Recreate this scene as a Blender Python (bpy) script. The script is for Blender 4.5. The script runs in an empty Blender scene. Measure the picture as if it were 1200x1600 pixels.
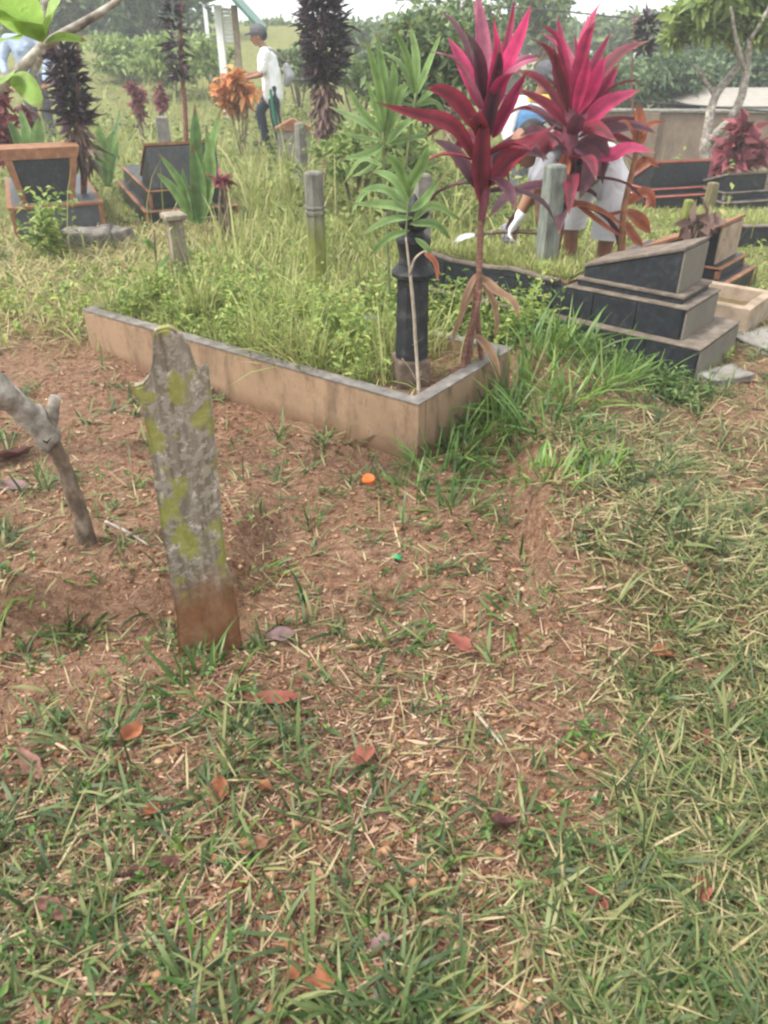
import bpy, bmesh, math, random
import numpy as np
from mathutils import Vector, Matrix, noise as mnoise

random.seed(7)
RNG = np.random.default_rng(11)
R = math.radians
sc = bpy.context.scene
COL = sc.collection

# ------------------------------------------------------------------ camera, sky, sun, exposure
CAM_H, F_PX, PITCH = 1.5, 1200.0, math.atan(740 / 1200)
cd = bpy.data.cameras.new('camera')
cam = bpy.data.objects.new('camera', cd); COL.objects.link(cam)
cam.location = (0, 0, CAM_H)
cam.rotation_euler = (math.pi / 2 - PITCH, 0, 0)
cd.sensor_fit = 'VERTICAL'; cd.sensor_height = 36; cd.sensor_width = 27
cd.lens = 36 * F_PX / 1600
cd.clip_start = 0.05; cd.clip_end = 900
cd.dof.use_dof = True; cd.dof.focus_distance = 2.6; cd.dof.aperture_fstop = 5.0
sc.camera = cam

SUN_EL, SUN_AZ = R(56), R(248)          # azimuth measured clockwise from +Y (behind the camera, to its left)
world = bpy.data.worlds.new('World'); sc.world = world; world.use_nodes = True
wn = world.node_tree; wn.nodes.clear()
w_out = wn.nodes.new('ShaderNodeOutputWorld'); w_bg = wn.nodes.new('ShaderNodeBackground')
w_sky = wn.nodes.new('ShaderNodeTexSky'); w_sky.sky_type = 'NISHITA'; w_sky.sun_disc = False
w_sky.sun_elevation = SUN_EL; w_sky.sun_rotation = SUN_AZ; w_sky.dust_density = 4.0; w_sky.air_density = 1.0
w_hs = wn.nodes.new('ShaderNodeHueSaturation'); w_hs.inputs['Saturation'].default_value = 0.35
w_mix = wn.nodes.new('ShaderNodeMix'); w_mix.data_type = 'RGBA'
w_mix.inputs[0].default_value = 0.6
w_mix.inputs[7].default_value = (7.6, 7.8, 7.8, 1)      # even cloud cover
wn.links.new(w_sky.outputs[0], w_hs.inputs['Color'])
wn.links.new(w_hs.outputs[0], w_mix.inputs[6])
wn.links.new(w_mix.outputs[2], w_bg.inputs[0])
w_bg.inputs[1].default_value = 0.13
wn.links.new(w_bg.outputs[0], w_out.inputs[0])

sd = bpy.data.lights.new('sun', 'SUN'); sd.energy = 1.9; sd.angle = R(8); sd.color = (1, 0.96, 0.9)
sun = bpy.data.objects.new('sun', sd); COL.objects.link(sun)
sdir = Vector((math.sin(SUN_AZ) * math.cos(SUN_EL), math.cos(SUN_AZ) * math.cos(SUN_EL), math.sin(SUN_EL)))
sun.rotation_euler = sdir.to_track_quat('Z', 'Y').to_euler()

sc.view_settings.view_transform = 'Standard'; sc.view_settings.look = 'None'
sc.view_settings.gamma = 1.0; sc.view_settings.use_curve_mapping = False
sc.view_settings.exposure = 1.27
sc.render.engine = 'CYCLES'
sc.cycles.use_denoising = True
sc.cycles.max_bounces = 6; sc.cycles.diffuse_bounces = 3; sc.cycles.glossy_bounces = 2
sc.cycles.transmission_bounces = 4; sc.cycles.transparent_max_bounces = 6
sc.cycles.filter_width = 2.3
sc.cycles.volume_bounces = 2

# ------------------------------------------------------------------ survey helpers (photo pixel -> point in the place)
CF = np.array([0, math.cos(PITCH), -math.sin(PITCH)]); CU = np.array([0, math.sin(PITCH), math.cos(PITCH)])
def ray(u, v):
    return CF + (u - 600) / F_PX * np.array([1.0, 0, 0]) + (800 - v) / F_PX * CU
def G(u, v, z=0.0):
    d = ray(u, v); t = (CAM_H - z) / -d[2]
    return Vector((d[0] * t, d[1] * t, z))
def W(u, v, y):
    d = ray(u, v); t = y / d[1]
    return Vector((d[0] * t, y, CAM_H + d[2] * t))
def PXM(v, y):                                     # metres per photo pixel at distance y
    return y / ray(600, v)[1] / F_PX

# ------------------------------------------------------------------ numpy noise and terrain
def hash2(ix, iy, s):
    h = (ix.astype(np.int64) * 374761393 + iy.astype(np.int64) * 668265263 + s * 982451653) & 0xffffffff
    h = ((h ^ (h >> 13)) * 1274126177) & 0xffffffff
    return ((h ^ (h >> 16)) & 0xffff) / 65535.0
def vnoise(x, y, s=0):
    x = np.asarray(x, float); y = np.asarray(y, float)
    ix = np.floor(x); iy = np.floor(y); fx = x - ix; fy = y - iy
    fx = fx * fx * (3 - 2 * fx); fy = fy * fy * (3 - 2 * fy)
    a = hash2(ix, iy, s); b = hash2(ix + 1, iy, s); c = hash2(ix, iy + 1, s); d = hash2(ix + 1, iy + 1, s)
    return (a * (1 - fx) + b * fx) * (1 - fy) + (c * (1 - fx) + d * fx) * fy
def fbm(x, y, f, o=3, s=0):
    r = 0; a = 1; t = 0
    for k in range(o):
        r = r + a * vnoise(x * f, y * f, s + k); t += a; a *= .5; f *= 2.07
    return r / t - .5
def sst(a, b, x):
    t = np.clip((np.asarray(x, float) - a) / (b - a), 0, 1); return t * t * (3 - 2 * t)
def bank(x, y):                                    # edge of the grassy ground right of the kerb
    return sst(-.05, .06, x - (.47 + .12 * (y - 1.8) + .10 * fbm(x, y, 3, 2, 40)))
def terr(x, y):
    x = np.asarray(x, float); y = np.asarray(y, float)
    h = .05 * fbm(x, y, 1.3, 2, 3) * sst(.5, 1.5, y) + .036 * fbm(x, y, 6, 3, 5) + .028 * fbm(x, y, 19, 3, 9) * sst(7, 4, y)
    h = h + .16 * bank(x, y) * sst(1.45, .85, x) * sst(1.5, 2.1, y) * (1 - .6 * sst(3.6, 5, y))
    # dug edge behind the board and the stake, hollowed in front to darken it
    e = y - (1.86 + .10 * fbm(x, y, 5, 2, 21) + .15 * (x + .8))
    h = h + .022 * fbm(x, y, 11, 2, 14) * sst(5, 3.5, y) - .05 * np.exp(-((e + .10) / .09) ** 2) * sst(-.36, -.5, x) * sst(-1.5, -1.2, x) + .14 * sst(-.03, .02, e) * sst(-.36, -.5, x) * (1 - sst(2.1, 2.9, y)) * sst(-1.9, -1.3, x)
    h = h - .035 * np.exp(-((x + .42) ** 2 / .012 + (y - 1.74) ** 2 / .01))
    h = h + .06 * sst(3.2, 4.4, y) * sst(-.2, -1.4, x)
    h = h + 1.9 * sst(13.5, 34, y) * sst(3, -3, x)
    h = h - .9 * sst(8.6, 12.5, y) * sst(1.4, 3.4, x)
    return h
def tz(x, y): return float(terr(np.array([x]), np.array([y]))[0])
def TG(u, v, dz=0.0):                              # pixel -> terrain point
    z = 0
    for _ in range(6):
        p = G(u, v, z); z = tz(p.x, p.y) + dz
    return G(u, v, z)

# ------------------------------------------------------------------ object helpers
def tag(o, label=None, cat=None, group=None, kind=None):
    if label: o['label'] = label
    if cat: o['category'] = cat
    if group: o['group'] = group
    if kind: o['kind'] = kind
    return o
def thing(name, loc, label, cat, group=None):
    o = bpy.data.objects.new(name, None); COL.objects.link(o); o.location = loc
    o.empty_display_size = .1
    return tag(o, label, cat, group)
def root_loc(o):
    v = Vector((0, 0, 0))
    while o is not None:
        v += Vector(o.location); o = o.parent
    return v
def mesh_obj(name, verts, faces, mat, parent=None, smooth=False, uvs=None):
    """verts in world space; made local to the parent's origin"""
    off = root_loc(parent) if parent else Vector((0, 0, 0))
    me = bpy.data.meshes.new(name)
    me.from_pydata([tuple(Vector(v) - off) for v in verts], [], faces)
    if mat: me.materials.append(mat)
    if smooth: me.polygons.foreach_set('use_smooth', [True] * len(me.polygons))
    if uvs is not None:
        ul = me.uv_layers.new(name='UVMap')
        for li, l in enumerate(me.loops): ul.data[li].uv = uvs[l.vertex_index]
    o = bpy.data.objects.new(name, me); COL.objects.link(o)
    if parent: o.parent = parent
    return o
def np_mesh(name, V, F, mat, parent=None, smooth=True):
    """V (n,3) array, F (m,3) triangles"""
    me = bpy.data.meshes.new(name)
    me.vertices.add(len(V)); me.vertices.foreach_set('co', np.ascontiguousarray(V, np.float32).ravel())
    me.loops.add(F.size); me.loops.foreach_set('vertex_index', np.ascontiguousarray(F, np.int32).ravel())
    me.polygons.add(len(F)); me.polygons.foreach_set('loop_start', np.arange(0, F.size, 3, dtype=np.int32))
    me.update(calc_edges=True)
    if smooth: me.polygons.foreach_set('use_smooth', np.ones(len(F), bool))
    me.materials.append(mat)
    o = bpy.data.objects.new(name, me); COL.objects.link(o)
    if parent: o.parent = parent
    return o
def bm_obj(name, bm, mat, parent=None, smooth=False, bevel=0):
    off = root_loc(parent) if parent else Vector((0, 0, 0))
    bmesh.ops.recalc_face_normals(bm, faces=bm.faces)
    if bevel:
        bmesh.ops.bevel(bm, geom=list(bm.edges), offset=bevel, segments=2, affect='EDGES', profile=.6)
    if off.length: bmesh.ops.translate(bm, verts=bm.verts, vec=-off)
    me = bpy.data.meshes.new(name); bm.to_mesh(me); bm.free()
    if mat: me.materials.append(mat)
    if smooth: me.polygons.foreach_set('use_smooth', [True] * len(me.polygons))
    o = bpy.data.objects.new(name, me); COL.objects.link(o)
    if parent: o.parent = parent
    return o
def prism(name, poly_bottom, poly_top, mat, parent=None, bevel=.004):
    bm = bmesh.new(); n = len(poly_bottom)
    a = [bm.verts.new(p) for p in poly_bottom]; b = [bm.verts.new(p) for p in poly_top]
    bm.faces.new(a[::-1]); bm.faces.new(b)
    for i in range(n): bm.faces.new((a[i], a[(i + 1) % n], b[(i + 1) % n], b[i]))
    return bm_obj(name, bm, mat, parent, bevel=bevel)
class Frame:
    """local frame of a grave: origin, a along its length, b across it"""
    def __init__(s, o, u):
        s.o = Vector(o); s.u = Vector((u[0], u[1], 0)).normalized(); s.w = Vector((s.u.y, -s.u.x, 0))
    def p(s, a, b, z): return s.o + s.u * a + s.w * b + Vector((0, 0, z))
    def box(s, name, a0, a1, b0, b1, z0, z1, mat, parent, bevel=.004):
        lo = [s.p(a0, b0, z0), s.p(a1, b0, z0), s.p(a1, b1, z0), s.p(a0, b1, z0)]
        hi = [s.p(a0, b0, z1), s.p(a1, b0, z1), s.p(a1, b1, z1), s.p(a0, b1, z1)]
        return prism(name, lo, hi, mat, parent, bevel)
    def poly_ab(s, name, prof, b0, b1, mat, parent, bevel=.003):   # profile in (a,z), extruded across b
        return prism(name, [s.p(a, b0, z) for a, z in prof], [s.p(a, b1, z) for a, z in prof], mat, parent, bevel)
def catmull(pts, n):
    P = [Vector(p) for p in pts]
    if len(P) == 2: return [P[0].lerp(P[1], i / n) for i in range(n + 1)]
    Q = [P[0] * 2 - P[1]] + P + [P[-1] * 2 - P[-2]]
    out = []
    for i in range(n + 1):
        t = i / n * (len(P) - 1); k = min(int(t), len(P) - 2); t -= k
        a, b, c, d = Q[k:k + 4]
        out.append(.5 * (2 * b + (c - a) * t + (2 * a - 5 * b + 4 * c - d) * t * t + (3 * b - a - 3 * c + d) * t ** 3))
    return out
def tube(name, pts, radii, mat, parent=None, sides=8, n=None, rough=0.0, caps=True):
    n = n or (len(pts) - 1) * 4
    C = catmull(pts, n); m = len(radii) - 1
    vs, fs = [], []
    ref = Vector((.31, .2, .93))
    for i, c in enumerate(C):
        t = (C[min(i + 1, n)] - C[max(i - 1, 0)]).normalized()
        if abs(t.dot(ref)) > .95: ref = Vector((1, 0, 0))
        a = t.cross(ref).normalized(); b = t.cross(a)
        q = i / n * m; k = min(int(q), m - 1) if m else 0
        r = radii[k] + (radii[min(k + 1, m)] - radii[k]) * (q - k)
        for j in range(sides):
            th = 2 * math.pi * j / sides
            rr = r * (1 + rough * mnoise.noise(c * 25 + Vector((math.cos(th), math.sin(th), 0)) * 1.3))
            vs.append(c + (a * math.cos(th) + b * math.sin(th)) * rr)
    for i in range(n):
        for j in range(sides):
            fs.append((i * sides + j, i * sides + (j + 1) % sides, (i + 1) * sides + (j + 1) % sides, (i + 1) * sides + j))
    if caps:
        fs.append(tuple(range(sides))[::-1]); fs.append(tuple(n * sides + j for j in range(sides)))
    return mesh_obj(name, vs, fs, mat, parent, smooth=True)
def lathe(name, base, prof, mat, parent=None, sides=16, smooth=False, rot=0.0):
    vs, fs = [], []
    for (r, z) in prof:
        for j in range(sides):
            th = 2 * math.pi * (j + .5) / sides + rot
            vs.append((base[0] + r * math.cos(th), base[1] + r * math.sin(th), base[2] + z))
    for i in range(len(prof) - 1):
        for j in range(sides):
            fs.append((i * sides + j, i * sides + (j + 1) % sides, (i + 1) * sides + (j + 1) % sides, (i + 1) * sides + j))
    fs.append(tuple(range(sides))[::-1]); fs.append(tuple((len(prof) - 1) * sides + j for j in range(sides)))
    return mesh_obj(name, vs, fs, mat, parent, smooth=smooth)

# ------------------------------------------------------------------ materials
def new_mat(name):
    m = bpy.data.materials.new(name); m.use_nodes = True
    nt = m.node_tree; b = nt.nodes['Principled BSDF']
    return m, nt, b
def N(nt, kind, **kw):
    n = nt.nodes.new(kind)
    for k, v in kw.items(): setattr(n, k, v)
    return n
def ramp(nt, stops, fac=None, interp='LINEAR'):
    n = nt.nodes.new('ShaderNodeValToRGB'); cr = n.color_ramp; cr.interpolation = interp
    while len(cr.elements) < len(stops): cr.elements.new(.5)
    for e, (p, c) in zip(cr.elements, stops):
        e.position = p; e.color = (*c, 1) if len(c) == 3 else c
    if fac is not None: nt.links.new(fac, n.inputs[0])
    return n.outputs[0]
def tex(nt, scale, detail=4, rough=.55, coord=None, stretch=None, dist=0.0):
    n = nt.nodes.new('ShaderNodeTexNoise'); n.inputs['Scale'].default_value = scale
    n.inputs['Detail'].default_value = detail; n.inputs['Roughness'].default_value = rough
    n.inputs['Distortion'].default_value = dist
    if coord is None:
        g = nt.nodes.new('ShaderNodeNewGeometry'); coord = g.outputs['Position']
    if stretch:
        mp = nt.nodes.new('ShaderNodeMapping'); mp.inputs['Scale'].default_value = stretch
        nt.links.new(coord, mp.inputs[0]); coord = mp.outputs[0]
    nt.links.new(coord, n.inputs['Vector'])
    return n.outputs[0]
def mix(nt, fac, a, b, mode='MIX'):
    n = nt.nodes.new('ShaderNodeMix'); n.data_type = 'RGBA'; n.blend_type = mode
    for s, i in ((fac, 0), (a, 6), (b, 7)):
        if isinstance(s, (int, float)): n.inputs[i].default_value = s
        elif isinstance(s, tuple): n.inputs[i].default_value = (*s, 1)
        else: nt.links.new(s, n.inputs[i])
    return n.outputs[2]
def bump(nt, b, h, dist=.01, strength=.6):
    n = nt.nodes.new('ShaderNodeBump'); n.inputs['Distance'].default_value = dist; n.inputs['Strength'].default_value = strength
    nt.links.new(h, n.inputs['Height']); nt.links.new(n.outputs[0], b.inputs['Normal'])
def mat_noise(name, stops, scale=8, rough=.85, bscale=None, bdist=.004, stretch=None, spec=.3, detail=5):
    m, nt, b = new_mat(name)
    t = tex(nt, scale, detail, .6, stretch=stretch)
    nt.links.new(ramp(nt, stops, t), b.inputs['Base Color'])
    b.inputs['Roughness'].default_value = rough; b.inputs['Specular IOR Level'].default_value = spec
    if bscale: bump(nt, b, tex(nt, bscale, 5, .6, stretch=stretch), bdist)
    return m
def mat_leaf(name, stops, rough=.5, trans=.3, obj_random=False, spec=.4):
    """many small leaves or blades, one colour each"""
    m, nt, b = new_mat(name)
    if obj_random: fac = N(nt, 'ShaderNodeObjectInfo').outputs['Random']
    else: fac = N(nt, 'ShaderNodeNewGeometry').outputs['Random Per Island']
    c = ramp(nt, stops, fac)
    nt.links.new(c, b.inputs['Base Color']); b.inputs['Roughness'].default_value = rough
    b.inputs['Specular IOR Level'].default_value = spec
    if trans:
        t = N(nt, 'ShaderNodeBsdfTranslucent'); nt.links.new(c, t.inputs[0])
        ms = N(nt, 'ShaderNodeMixShader'); ms.inputs[0].default_value = trans
        nt.links.new(b.outputs[0], ms.inputs[1]); nt.links.new(t.outputs[0], ms.inputs[2])
        nt.links.new(ms.outputs[0], nt.nodes['Material Output'].inputs[0])
    return m
def mapr(nt, v, a, b_):
    n = nt.nodes.new('ShaderNodeMapRange'); n.inputs[1].default_value = a; n.inputs[2].default_value = b_; nt.links.new(v, n.inputs[0]); return n.outputs[0]
def mat_bigleaf(name, centre, edge, rough=.5, trans=.3, vein=.8):
    """broad leaf: midrib to margin colours across UV.x, streaks along it"""
    m, nt, b = new_mat(name)
    uv = N(nt, 'ShaderNodeUVMap'); sx = N(nt, 'ShaderNodeSeparateXYZ'); nt.links.new(uv.outputs[0], sx.inputs[0])
    s = N(nt, 'ShaderNodeMath', operation='SUBTRACT'); s.inputs[1].default_value = .5; nt.links.new(sx.outputs[0], s.inputs[0])
    a = N(nt, 'ShaderNodeMath', operation='ABSOLUTE'); nt.links.new(s.outputs[0], a.inputs[0])
    st = tex(nt, 6, 3, .6, coord=uv.outputs[0], stretch=(5, .6, 1))
    ad = N(nt, 'ShaderNodeMath', operation='MULTIPLY_ADD'); ad.inputs[1].default_value = .7; nt.links.new(st, ad.inputs[0]); nt.links.new(a.outputs[0], ad.inputs[2])
    oi = N(nt, 'ShaderNodeObjectInfo')
    ad2 = N(nt, 'ShaderNodeMath', operation='MULTIPLY_ADD'); ad2.inputs[1].default_value = .25; nt.links.new(oi.outputs['Random'], ad2.inputs[0]); nt.links.new(ad.outputs[0], ad2.inputs[2])
    c = ramp(nt, [(.42, centre), (.95, edge)], ad2.outputs[0])
    c = mix(nt, 1.0, c, ramp(nt, [(.3, (.65, .65, .65)), (.7, (1.15, 1.15, 1.15))], tex(nt, 14, 3)), 'MULTIPLY')
    tp = N(nt, 'ShaderNodeMath', operation='MULTIPLY_ADD'); tp.inputs[1].default_value = .35; nt.links.new(tex(nt, 9, 4, .7), tp.inputs[0]); nt.links.new(sx.outputs[1], tp.inputs[2])
    c = mix(nt, ramp(nt, [(.0, (0, 0, 0)), (.35, (.8, .8, .8))], mapr(nt, tp.outputs[0], 1.06, 1.2)), c, (.20, .11, .06))
    c = mix(nt, ramp(nt, [(.60, (0, 0, 0)), (.72, (.55, .55, .55))], tex(nt, 32, 4, .7)), c, (.13, .07, .045))
    nt.links.new(c, b.inputs['Base Color']); b.inputs['Roughness'].default_value = rough
    b.inputs['Specular IOR Level'].default_value = .38
    bump(nt, b, tex(nt, 30, 1, .4, coord=uv.outputs[0], stretch=(1.5, .05, 1)), .002, vein)
    t = N(nt, 'ShaderNodeBsdfTranslucent'); nt.links.new(c, t.inputs[0])
    ms = N(nt, 'ShaderNodeMixShader'); ms.inputs[0].default_value = trans
    nt.links.new(b.outputs[0], ms.inputs[1]); nt.links.new(t.outputs[0], ms.inputs[2])
    nt.links.new(ms.outputs[0], nt.nodes['Material Output'].inputs[0])
    return m

M = {}
def soil_mat(name, green=0.0):
    m, nt, b = new_mat(name)
    big = tex(nt, 2.2, 4, .6); fine = tex(nt, 38, 6, .7); grit = tex(nt, 140, 3, .7)
    c = ramp(nt, [(.29, (.075, .035, .020)), (.43, (.215, .110, .064)), (.56, (.36, .21, .132)), (.74, (.51, .35, .245))], fine)
    c = mix(nt, ramp(nt, [(.38, (0, 0, 0)), (.62, (1, 1, 1))], big), c, mix(nt, .3, c, (.44, .285, .20)))
    c = mix(nt, .55, c, mix(nt, 1.0, c, ramp(nt, [(.3, (.5, .48, .46)), (.7, (1.35, 1.3, 1.25))], grit), 'MULTIPLY'))
    # straw flecks lying on the soil
    fl = ramp(nt, [(.60, (0, 0, 0)), (.66, (1, 1, 1))], tex(nt, 60, 2, .5, stretch=(.25, 1.4, 1), dist=1.2))
    c = mix(nt, mix(nt, 1.0, fl, (.35, .35, .35), 'MULTIPLY'), c, (.46, .34, .24))
    # far off the ground carries a thin sward
    g = N(nt, 'ShaderNodeNewGeometry'); sx = N(nt, 'ShaderNodeSeparateXYZ'); nt.links.new(g.outputs['Position'], sx.inputs[0])
    mr = N(nt, 'ShaderNodeMapRange'); mr.inputs[1].default_value = 3.8; mr.inputs[2].default_value = 6.0; nt.links.new(sx.outputs[1], mr.inputs[0])
    sw = ramp(nt, [(.3, (.16, .15, .06)), (.6, (.24, .25, .09)), (.8, (.33, .29, .14))], tex(nt, 7, 5, .7))
    c = mix(nt, mr.outputs[0], c, sw)
    nt.links.new(c, b.inputs['Base Color']); b.inputs['Roughness'].default_value = .95; b.inputs['Specular IOR Level'].default_value = .15
    n = N(nt, 'ShaderNodeMath', operation='ADD'); nt.links.new(fine, n.inputs[0]); nt.links.new(grit, n.inputs[1])
    bump(nt, b, n.outputs[0], .026, 1.0)
    return m
M['soil'] = soil_mat('soil')
M['clod'] = mat_leaf('clod', [(0, (.10, .045, .024)), (.5, (.24, .125, .065)), (.9, (.36, .22, .13)), (1, (.48, .36, .25))], .95, 0, spec=.1)
M['grass'] = mat_leaf('grass_green', [(0, (.028, .056, .017)), (.35, (.068, .112, .034)), (.7, (.125, .175, .055)), (1, (.25, .25, .10))], .5, .3)
M['mown'] = mat_leaf('mown_grass', [(0, (.045, .065, .020)), (.3, (.12, .15, .045)), (.58, (.22, .22, .085)), (.82, (.34, .28, .14)), (1, (.46, .38, .22))], .6, .25)
M['straw'] = mat_leaf('straw', [(0, (.06, .030, .019)), (.4, (.20, .105, .062)), (.75, (.34, .215, .135)), (1, (.50, .37, .25))], .7, .15)
M['weed'] = mat_leaf('weed_leaf', [(0, (.10, .17, .035)), (.5, (.21, .30, .06)), (.85, (.31, .39, .09)), (1, (.46, .45, .15))], .5, .35)
M['meadow'] = mat_leaf('meadow_grass', [(0, (.17, .22, .055)), (.5, (.31, .35, .105)), (1, (.50, .47, .21))], .6, .35)
M['tuft'] = mat_leaf('tuft_grass', [(0, (.030, .080, .014)), (.5, (.070, .145, .026)), (1, (.16, .25, .055))], .42, .3)
M['tuft_lime'] = mat_leaf('tuft_lime', [(0, (.07, .15, .02)), (.6, (.135, .24, .04)), (1, (.25, .33, .08))], .42, .3)

def wood_marker_mat():
    m, nt, b = new_mat('weathered_wood')
    grain = tex(nt, 60, 6, .65, stretch=(1, 1, .05), dist=.4); blot = tex(nt, 14, 5, .7); crust = tex(nt, 48, 3, .6)
    c = ramp(nt, [(.3, (.11, .085, .064)), (.5, (.27, .225, .175)), (.72, (.45, .40, .33))], grain)
    c = mix(nt, ramp(nt, [(.50, (0, 0, 0)), (.56, (.8, .8, .8))], crust), c, (.48, .43, .36))
    c = mix(nt, ramp(nt, [(.40, (0, 0, 0)), (.45, (.5, .5, .5))], tex(nt, 22, 4, .65)), c, (.10, .085, .06))
    gm = ramp(nt, [(.52, (0, 0, 0)), (.57, (.85, .85, .85))], tex(nt, 12, 4, .58, stretch=(1, 1, .8)))
    c = mix(nt, gm, c, mix(nt, crust, (.17, .18, .03), (.30, .29, .075)))
    # soil-stained foot that once stood in the ground
    g = N(nt, 'ShaderNodeNewGeometry'); sx = N(nt, 'ShaderNodeSeparateXYZ'); nt.links.new(g.outputs['Position'], sx.inputs[0])
    ad = N(nt, 'ShaderNodeMath', operation='MULTIPLY_ADD'); ad.inputs[1].default_value = .16; nt.links.new(blot, ad.inputs[0]); nt.links.new(sx.outputs[2], ad.inputs[2])
    mr = N(nt, 'ShaderNodeMapRange'); mr.inputs[1].default_value = .375; mr.inputs[2].default_value = .245; nt.links.new(ad.outputs[0], mr.inputs[0])
    foot = ramp(nt, [(.3, (.10, .045, .022)), (.5, (.19, .09, .042)), (.75, (.27, .16, .095))], tex(nt, 18, 5, .65, stretch=(1, 1, .4)))
    c = mix(nt, mr.outputs[0], c, foot)
    nt.links.new(c, b.inputs['Base Color']); b.inputs['Roughness'].default_value = .92; b.inputs['Specular IOR Level'].default_value = .2
    n = N(nt, 'ShaderNodeMath', operation='ADD'); nt.links.new(grain, n.inputs[0]); nt.links.new(crust, n.inputs[1])
    bump(nt, b, n.outputs[0], .006, .8)
    return m
M['marker'] = wood_marker_mat()
def plaster_mat(name, base, stain, grime, zlo=.0, zhi=.28):
    m, nt, b = new_mat(name)
    c = ramp(nt, [(.3, tuple(x * .78 for x in base)), (.5, base), (.75, tuple(min(1, x * 1.12) for x in base))], tex(nt, 5, 6, .65))
    c = mix(nt, ramp(nt, [(.50, (0, 0, 0)), (.68, (.8, .8, .8))], tex(nt, 8, 6, .7, stretch=(1, 1, .3))), c, stain)
    c = mix(nt, ramp(nt, [(.62, (0, 0, 0)), (.68, (.6, .6, .6))], tex(nt, 60, 3, .6)), c, tuple(x * .55 for x in base))
    g = N(nt, 'ShaderNodeNewGeometry'); sx = N(nt, 'ShaderNodeSeparateXYZ'); nt.links.new(g.outputs['Position'], sx.inputs[0])
    ad = N(nt, 'ShaderNodeMath', operation='MULTIPLY_ADD'); ad.inputs[1].default_value = .10; nt.links.new(tex(nt, 9, 5, .7), ad.inputs[0]); nt.links.new(sx.outputs[2], ad.inputs[2])
    mr = N(nt, 'ShaderNodeMapRange'); mr.inputs[1].default_value = zlo + .13; mr.inputs[2].default_value = zlo + .05; nt.links.new(ad.outputs[0], mr.inputs[0])
    c = mix(nt, mr.outputs[0], c, grime)
    nt.links.new(c, b.inputs['Base Color']); b.inputs['Roughness'].default_value = .9; b.inputs['Specular IOR Level'].default_value = .2
    bump(nt, b, tex(nt, 45, 6, .7), .004, .6)
    return m
M['kerb'] = plaster_mat('kerb_plaster', (.285, .19, .118), (.09, .06, .038), (.15, .085, .048))
M['kerb_top'] = mat_noise('kerb_weathered_top', [(.3, (.09, .08, .07)), (.55, (.17, .155, .14)), (.75, (.27, .25, .22))], 16, .95, 60)
M['granite'] = mat_noise('black_granite', [(.3, (.010, .012, .015)), (.55, (.020, .023, .028)), (.75, (.05, .053, .058))], 26, .45, None, spec=.35)
M['granite_grey'] = mat_noise('grey_granite', [(.3, (.05, .052, .058)), (.6, (.08, .082, .09)), (.8, (.12, .12, .12))], 20, .5, None, spec=.4)
M['end_tile'] = plaster_mat('grey_end_tile', (.16, .145, .118), (.15, .14, .105), (.19, .19, .12), .0)
M['trim'] = mat_noise('brown_trim', [(.3, (.15, .065, .033)), (.55, (.25, .115, .058)), (.75, (.38, .19, .10))], 12, .7, 40)
M['trim_old'] = mat_noise('weathered_trim', [(.3, (.08, .063, .05)), (.55, (.16, .128, .10)), (.75, (.27, .23, .19))], 14, .85, 40)
M['trim_red'] = mat_noise('red_trim', [(.3, (.30, .08, .06)), (.6, (.42, .13, .09))], 10, .7)
M['concrete'] = mat_noise('grey_concrete', [(.25, (.12, .108, .092)), (.5, (.20, .185, .16)), (.75, (.30, .28, .25))], 12, .95, 50, .006)
M['concrete_tan'] = mat_noise('tan_concrete', [(.25, (.17, .125, .085)), (.5, (.30, .23, .165)), (.75, (.40, .33, .25))], 9, .95, 50, .006)
M['rubble'] = mat_noise('broken_concrete', [(.3, (.07, .06, .05)), (.5, (.16, .14, .12)), (.72, (.27, .245, .21))], 14, .95, 40, .012)
def mossy_post(name, top, low, z0, z1):
    m, nt, b = new_mat(name)
    g = N(nt, 'ShaderNodeNewGeometry'); sx = N(nt, 'ShaderNodeSeparateXYZ'); nt.links.new(g.outputs['Position'], sx.inputs[0])
    ad = N(nt, 'ShaderNodeMath', operation='MULTIPLY_ADD'); ad.inputs[1].default_value = .25; nt.links.new(tex(nt, 9, 4, .6), ad.inputs[0]); nt.links.new(sx.outputs[2], ad.inputs[2])
    mr = N(nt, 'ShaderNodeMapRange'); mr.inputs[1].default_value = z0 + .12; mr.inputs[2].default_value = z1 + .12; nt.links.new(ad.outputs[0], mr.inputs[0])
    v = ramp(nt, [(.32, (.45, .45, .43)), (.68, (1.3, 1.3, 1.25))], tex(nt, 24, 6, .7, stretch=(1, 1, .3)))
    c = mix(nt, 1.0, mix(nt, mr.outputs[0], low, top), v, 'MULTIPLY')
    nt.links.new(c, b.inputs['Base Color']); b.inputs['Roughness'].default_value = .9; b.inputs['Specular IOR Level'].default_value = .2
    bump(nt, b, tex(nt, 60, 4, .6), .004, .5)
    return m
M['post_pale'] = mossy_post('pale_mossy_post', (.19, .205, .185), (.24, .25, .10), .12, .5)
M['post_moss'] = mossy_post('green_mossy_post', (.18, .17, .15), (.20, .215, .06), .36, .58)
M['post_tan'] = mossy_post('tan_post', (.25, .215, .165), (.17, .145, .08), .22, .55)
M['post_black'] = mat_noise('black_painted_post', [(.3, (.010, .011, .013)), (.55, (.020, .022, .025)), (.72, (.06, .06, .058))], 20, .55, 50, .004, spec=.3)
M['post_foot'] = mat_noise('muddy_post_foot', [(.3, (.06, .045, .035)), (.6, (.15, .11, .08))], 20, .9, 50)
M['bark_grey'] = mat_noise('grey_bark', [(.3, (.10, .085, .07)), (.48, (.27, .24, .20)), (.68, (.48, .45, .40))], 22, .9, 60, .006)
M['bark_brown'] = mat_noise('brown_bark', [(.3, (.05, .036, .025)), (.5, (.14, .10, .07)), (.7, (.28, .23, .175))], 26, .92, 70, .006, stretch=(1, 1, .6))
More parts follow.
